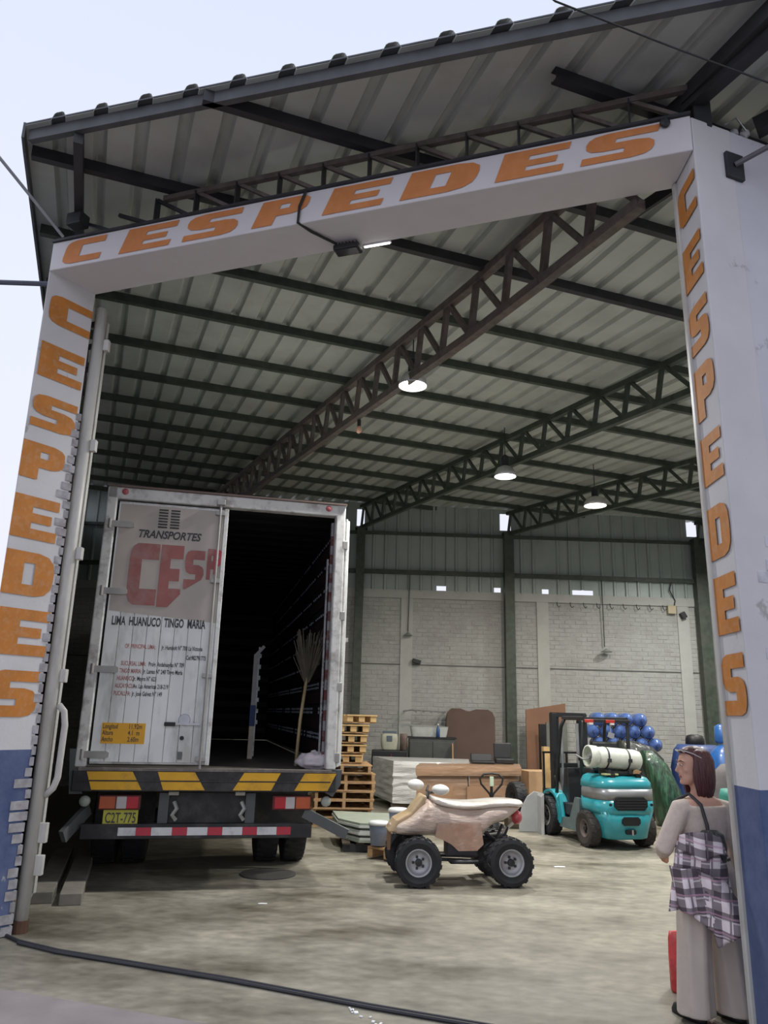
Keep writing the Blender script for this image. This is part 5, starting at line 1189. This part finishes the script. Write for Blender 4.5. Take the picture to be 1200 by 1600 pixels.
g.rings(sphere_rings(.020, .010, .006, 12, 8), mx=FM @ Matrix.Translation((0, .080, -.056))); g.rings(sphere_rings(.017, .010, .006, 12, 8), mx=FM @ Matrix.Translation((0, .078, -.066)))
for sh, el, wr in ((LS, LE, LW), (RS, RE, RW)):
    g.tube([(Vector(sh) * .8 + Vector((0, 0, .2 * sh[2]))), sh, (Vector(sh) + Vector(el)) / 2, el, (Vector(el) + Vector(wr)) / 2, wr], [.05, .052, .046, .038, .035, .022], 12)
hand(g, LW, Vector((.55, .55, -.25)), Vector((.1, .2, .9)), Vector((.4, -.7, -.2)), curl=.55)
hand(g, RW, Vector((.05, .05, -1)), Vector((-.3, .9, 0)), Vector((-1, -.1, 0)), curl=.95)
for s_, y0 in ((-1, .03), (1, -.05)):
    g.tube([(s_ * .085, -.01, .80), (s_ * .10, y0 * .5, .60), (s_ * .105, y0, .42), (s_ * .11, y0, .24), (s_ * .115, y0, .06)], [.085, .078, .052, .048, .032], 12)
    g.rings([[(s_ * .115 + x, y0 + .05 + y, z) for x, y in sellipse(a, b_, 2.3, 16)] for z, a, b_ in ((.012, .030, .095), (.035, .034, .10), (.06, .028, .07))])
body = remesh(g, 'body', skin, WR, .0065, 5)
# face details
eyew = M('eye_white', (.6, .55, .5), .3); eyed = M('eye_dark', (.02, .012, .01), .3); lipm = M('lips', (.34, .10, .09), .4)
for s_ in (-1, 1):
    g = G(); g.rings(sphere_rings(.012, .007, .006, 12, 8), mx=FM @ Matrix.Translation((s_ * .030, .0835, .012))); e_ = g.build('eye', eyew, body, smooth=True)
    g = G(); g.rings(sphere_rings(.0055, .004, .0055, 10, 6), mx=FM @ Matrix.Translation((s_ * .030, .0885, .012))); g.build('iris', eyed, body, smooth=True)
    g = G(); g.tube([FM @ Vector((s_ * .014, .092, .032)), FM @ Vector((s_ * .034, .088, .038)), FM @ Vector((s_ * .052, .074, .030))], [.003, .004, .002], 6); g.build('eyebrow', hairm, body)
g = G(); g.rings(sphere_rings(.020, .008, .0045, 12, 6), mx=FM @ Matrix.Translation((0, .0835, -.056))); g.rings(sphere_rings(.017, .008, .005, 12, 6), mx=FM @ Matrix.Translation((0, .081, -.064))); g.build('lips', lipm, body, smooth=True)
# beige top
g = G(); ring_loft(g, [(z, cx, cy, rx + .012, ry + .012) for z, cx, cy, rx, ry in TZ[1:7]] + [(1.214, 0, .006, .140, .082)])
for sh, el, wr in ((LS, LE, LW), (RS, RE, RW)):
    e_ = Vector(el).lerp(Vector(wr), .8)
    g.tube([(Vector(sh) * .72 + Vector((0, 0, .28 * sh[2]))), sh, (Vector(sh) + Vector(el)) / 2, el, (Vector(el) + Vector(wr)) / 2, e_], [.055, .064, .060, .055, .047, .036], 14)
remesh(g, 'knit_top', knit, WR, .008, 5)
# wide trousers
g = G(); ring_loft(g, [(.66, 0, -.02, .150, .11), (.74, 0, -.025, .172, .135), (.82, 0, -.02, .176, .135), (.885, 0, -.01, .158, .115)])
for s_, y0 in ((-1, .03), (1, -.05)):
    R = []
    for z, cx, r_ in ((.80, .078, .092), (.62, .095, .098), (.42, .105, .094), (.22, .113, .098), (.035, .118, .105)):
        R.append([(s_ * cx + (r_ + .008 * sin(5 * a + z * 6)) * cos(a), y0 * (1 - z) + (r_ + .008 * sin(6 * a)) * sin(a) * 1.05, z) for a in [2 * pi * k / 26 for k in range(26)]])
    g.rings(R)
remesh(g, 'trousers', trs, WR, .0085, 3)
g = G(); ring_loft(g, [(.868, 0, -.01, .168, .124), (.90, 0, -.01, .163, .12)]); g.build('belt', black, WR, smooth=True)
for s_, y0 in ((-1, .03), (1, -.05)):
    g = G(); g.rings([[(s_ * .115 + x, y0 + .06 + y, z) for x, y in sellipse(a, b_, 2.5, 18)] for z, a, b_ in ((.0, .045, .125), (.02, .047, .127), (.05, .040, .11), (.07, .028, .06))]); g.build('shoe', black, WR, smooth=True)
# hair: a bob to the shoulders built of an inner cap and many overlapping locks
g = G(); R = []
for z, rx, ry, cy in ((-.15, .060, .055, -.045), (-.12, .082, .074, -.035), (-.08, .092, .088, -.028), (-.03, .094, .094, -.028), (.02, .094, .102, -.022), (.06, .09, .105, -.014), (.09, .078, .092, -.01), (.115, .052, .062, -.01), (.13, .02, .025, -.01)):
    ring = []
    for k in range(44):
        a = 2 * pi * k / 44; x, y = rx * cos(a), ry * sin(a)
        if z < .075 and sin(a) > .15:        # opening for the face
            lim = .018 + .02 * (z + .1)
            y = min(y, lim - cy - .0); 
            if abs(x) < .067: y = min(y, .010 - cy); 
        w_ = 1 + .035 * sin(11 * a + z * 8) + .02 * sin(23 * a)
        ring.append((x * w_, cy + y * w_, z))
    R.append(ring)
g.rings(R, mx=FM); HA = g.build('hair', hairm, WR, smooth=True)
rb_ = random.Random(11); g = G()
for k in range(70):
    a = radians(rb_.uniform(157, 383)); 
    P = []
    for z, r_ in ((.115, .4), (.09, .82), (.04, 1.03), (-.02, 1.06), (-.08, 1.04), (-.13, .98), (-.165 - rb_.uniform(0, .03), .86)):
        aa = a + .06 * sin(z * 30 + k); P.append(FM @ Vector((.094 * r_ * cos(aa), -.02 + .100 * r_ * sin(aa), z)))
    g.tube(P, [.006, .010, .012, .012, .012, .010, .003], 6)
g.build('locks', hairm, HA, smooth=True)
g = G()
for s_ in (-1, 1):
    R = [[(s_ * .034 + x, 0, z) for x, z in sellipse(.028, .016, 2.5, 16)], [(s_ * .032 + x, .005, z) for x, z in sellipse(.028, .016, 2.5, 16)]]
    g.rings(R, mx=FM @ Matrix.Translation((0, .074, .098)) @ Matrix.Rotation(-1.0, 4, 'X'))
    g.tube([FM @ Vector((s_ * .060, .075, .10)), FM @ Vector((s_ * .088, .03, .085)), FM @ Vector((s_ * .098, -.02, .06))], .003, 6)
g.build('sunglasses', M('pale_sunglasses', (.55, .53, .52), .1, coat=1), HA)
# shoulder bag with strap
g = G(); g.tube([(-.09, .10, 1.0), (-.12, .10, 1.12), (-.12, .075, 1.225), (-.105, -.02, 1.272), (-.095, -.10, 1.215), (-.085, -.128, 1.10), (-.085, -.135, 1.03)], .011, 6); ST_ = g.build('bag_strap', M('strap_black', (.03, .028, .03), .5), WR)
g = G(); R = []
for z, rx, ry in ((.88, .05, .02), (.90, .085, .035), (.98, .095, .042), (1.05, .08, .038), (1.075, .05, .02)): R.append([(x, y, z) for x, y in sellipse(rx, ry, 3, 22)])
g.rings(R, mx=Matrix.Translation((-.09, -.155, 0)) @ Matrix.Rotation(-.3, 4, 'Z')); g.build('shoulder_bag', M('patterned_bag', (.045, .045, .045), .5, var=.8, scale=60, dirt=(.2, .19, .18), dscale=50, damt=.5), WR, smooth=True)

# plaid shirt hanging over her left arm
pm2 = bpy.data.materials.new('plaid_flannel'); N, L, b = ns(pm2)
t_ = N.new('ShaderNodeUVMap'); s_ = N.new('ShaderNodeSeparateXYZ'); L.new(t_.outputs[0], s_.inputs[0])
def band(axis, freq, ph, thr, hi=True):
    a = N.new('ShaderNodeMath'); a.operation = 'MULTIPLY_ADD'; a.inputs[1].default_value = freq; a.inputs[2].default_value = ph; L.new(s_.outputs[axis], a.inputs[0])
    f = N.new('ShaderNodeMath'); f.operation = 'FRACT'; L.new(a.outputs[0], f.inputs[0])
    c = N.new('ShaderNodeMath'); c.operation = 'LESS_THAN'; c.inputs[1].default_value = thr; L.new(f.outputs[0], c.inputs[0]); return c.outputs[0]
cur = None
def mixin(base, fac, col, amt):
    mm = N.new('ShaderNodeMath'); mm.operation = 'MULTIPLY'; mm.inputs[1].default_value = amt; L.new(fac, mm.inputs[0])
    x = N.new('ShaderNodeMixRGB'); L.new(mm.outputs[0], x.inputs[0])
    if isinstance(base, tuple): x.inputs[1].default_value = (*base, 1)
    else: L.new(base, x.inputs[1])
    x.inputs[2].default_value = (*col, 1); return x.outputs[0]
plum = (.035, .018, .032); pale = (.88, .78, .80); pink = (.60, .36, .46)
c_ = mixin(pale, band('X', 8, 0, .44), plum, .72); c_ = mixin(c_, band('Y', 8, .1, .44), plum, .72)
c_ = mixin(c_, band('X', 9, .30, .10), pale, .7); c_ = mixin(c_, band('Y', 9, .40, .10), pale, .6)
c_ = mixin(c_, band('X', 9, -.68, .12), plum, .7); c_ = mixin(c_, band('Y', 9, -.78, .12), pink, .6)
L.new(c_, b.inputs['Base Color']); b.inputs['Roughness'].default_value = .9
SH = thing('plaid_shirt', 'plum and pink plaid shirt draped over the woman\'s arm and hip', 'shirt', WR.location, radians(25))
# panel frames: drape on the left-back hip, facing the street; a = across (towards image right), outward normal o_
acr = Vector((.70, -.71, 0)); outw = Vector((-.71, -.70, 0))
def drape(name, x0_, x1_, top, bot, cen, flare, seed, n=26, m=22, fold=.022):
    g = G(); uv = []; V = []
    for j in range(m + 1):
        v = j / m
        for i in range(n + 1):
            u_ = i / n; xx = x0_(v) + (x1_(v) - x0_(v)) * u_
            zt = top(u_) ; zb = bot(u_); z = zt + (zb - zt) * v
            arch = sin(pi * u_)
            off = cen + .07 * arch ** .6 + fold * (.3 + v * flare) * (sin(u_ * 10 + seed + 1.2 * v) + .35 * sin(u_ * 21 + seed * 2 - 2 * v)) + .015 * noise.noise(Vector((u_ * 4, v * 5, seed)))
            V.append(tuple(acr * xx + outw * off + Vector((0, 0, z)))); uv.append((xx * 1.2 + .25 * seed + z * .12 * sin(seed * 5), z * 1.2 + xx * .25 * sin(seed * 3)))
    g.add(V, [(j * (n + 1) + i, j * (n + 1) + i + 1, (j + 1) * (n + 1) + i + 1, (j + 1) * (n + 1) + i) for j in range(m) for i in range(n)]); g.uv = uv
    return g.build(name, pm2, SH, smooth=True, solid=.008)
drape('shirt_body', lambda v: -.15 - .07 * v, lambda v: .11 + .05 * v, lambda u_: 1.00 + .04 * sin(pi * u_), lambda u_: .60 - .06 * u_ + .03 * sin(7 * u_), .15, 1.0, 1.0)
drape('shirt_tail', lambda v: -.20 + .04 * v, lambda v: -.02 + .05 * v, lambda u_: .86, lambda u_: .62 - .02 * u_, .19, 1.2, 4.0, n=16, fold=.014)
drape('shirt_sleeve', lambda v: -.06 + .10 * v, lambda v: .10 + .14 * v, lambda u_: .86 - .05 * u_, lambda u_: .44 + .14 * u_, .20, .9, 7.0, n=16, fold=.016)
drape('shirt_collar', lambda v: -.13 - .02 * v, lambda v: .10 + .03 * v, lambda u_: 1.04 + .03 * sin(pi * u_), lambda u_: .93 + .02 * sin(9 * u_), .185, .8, 2.5, n=18, m=8, fold=.016)
# bags
gbm = M('green_bag', (.12, .36, .12), .4, var=.25, scale=8, coat=.3)
wl = Matrix.Translation(WR.location) @ Matrix.Rotation(radians(25), 4, 'Z')
T = thing('green_bag', 'small bright green bag hanging from the woman\'s right hand', 'bag', wl @ Vector((.26, -.01, .40)))
blob('bag_body', (0, 0, 0), (.055, .05, .085), gbm, None, None, 3, .3, par=T)
g = G(); g.tube([(-.02, 0, .07), (-.01, .0, .15), (0, 0, .20)], [.018, .008, .006], 6); g.build('bag_handle', gbm, T)
rbm = M('red_bag', (.50, .045, .045), .5, var=.3, scale=12, dirt=(.6, .35, .3), dscale=8, damt=.4)
T = thing('red_bag', 'red shopping bag on the floor behind the woman\'s legs', 'bag', (2.15, 5.62, 0), radians(-20))
g = G(); R = []
for z, rx, ry in ((.0, .17, .08), (.02, .185, .09), (.20, .19, .08), (.32, .185, .05), (.36, .18, .02)):
    R.append([(x * (1 + .05 * noise.noise(Vector((x * 9, y * 9, z * 9)))), y + .02 * noise.noise(Vector((x * 12, z * 10, 1))), z + .02 * noise.noise(Vector((x * 8, 1, 0)))) for x, y in sellipse(rx, ry, 4, 28)])
g.rings(R); g.build('bag_body', rbm, T, smooth=True)
for y in (-.03, .03):
    g = G(); g.tube([(-.07, y, .35), (-.05, y, .44), (.05, y, .44), (.07, y, .35)], .007, 6); g.build('bag_handle', rbm, T)
T = thing('dark_bag', 'dark bag on the floor beside the red bag', 'bag', (2.52, 5.65, 0)); blob('bag_body', (0, 0, .19), (.13, .1, .24), M('olive_black_bag', (.05, .055, .045), .7), None, None, 5, .15, par=T)

# the right pillar leans out a little towards its foot
for o in [prr, bpy.data.objects['door_2'], wf] + list(prr.children) + list(wf.children):
    for v in o.data.vertices: v.co.x += .055 * max(0, 1 - v.co.z / 5.5)
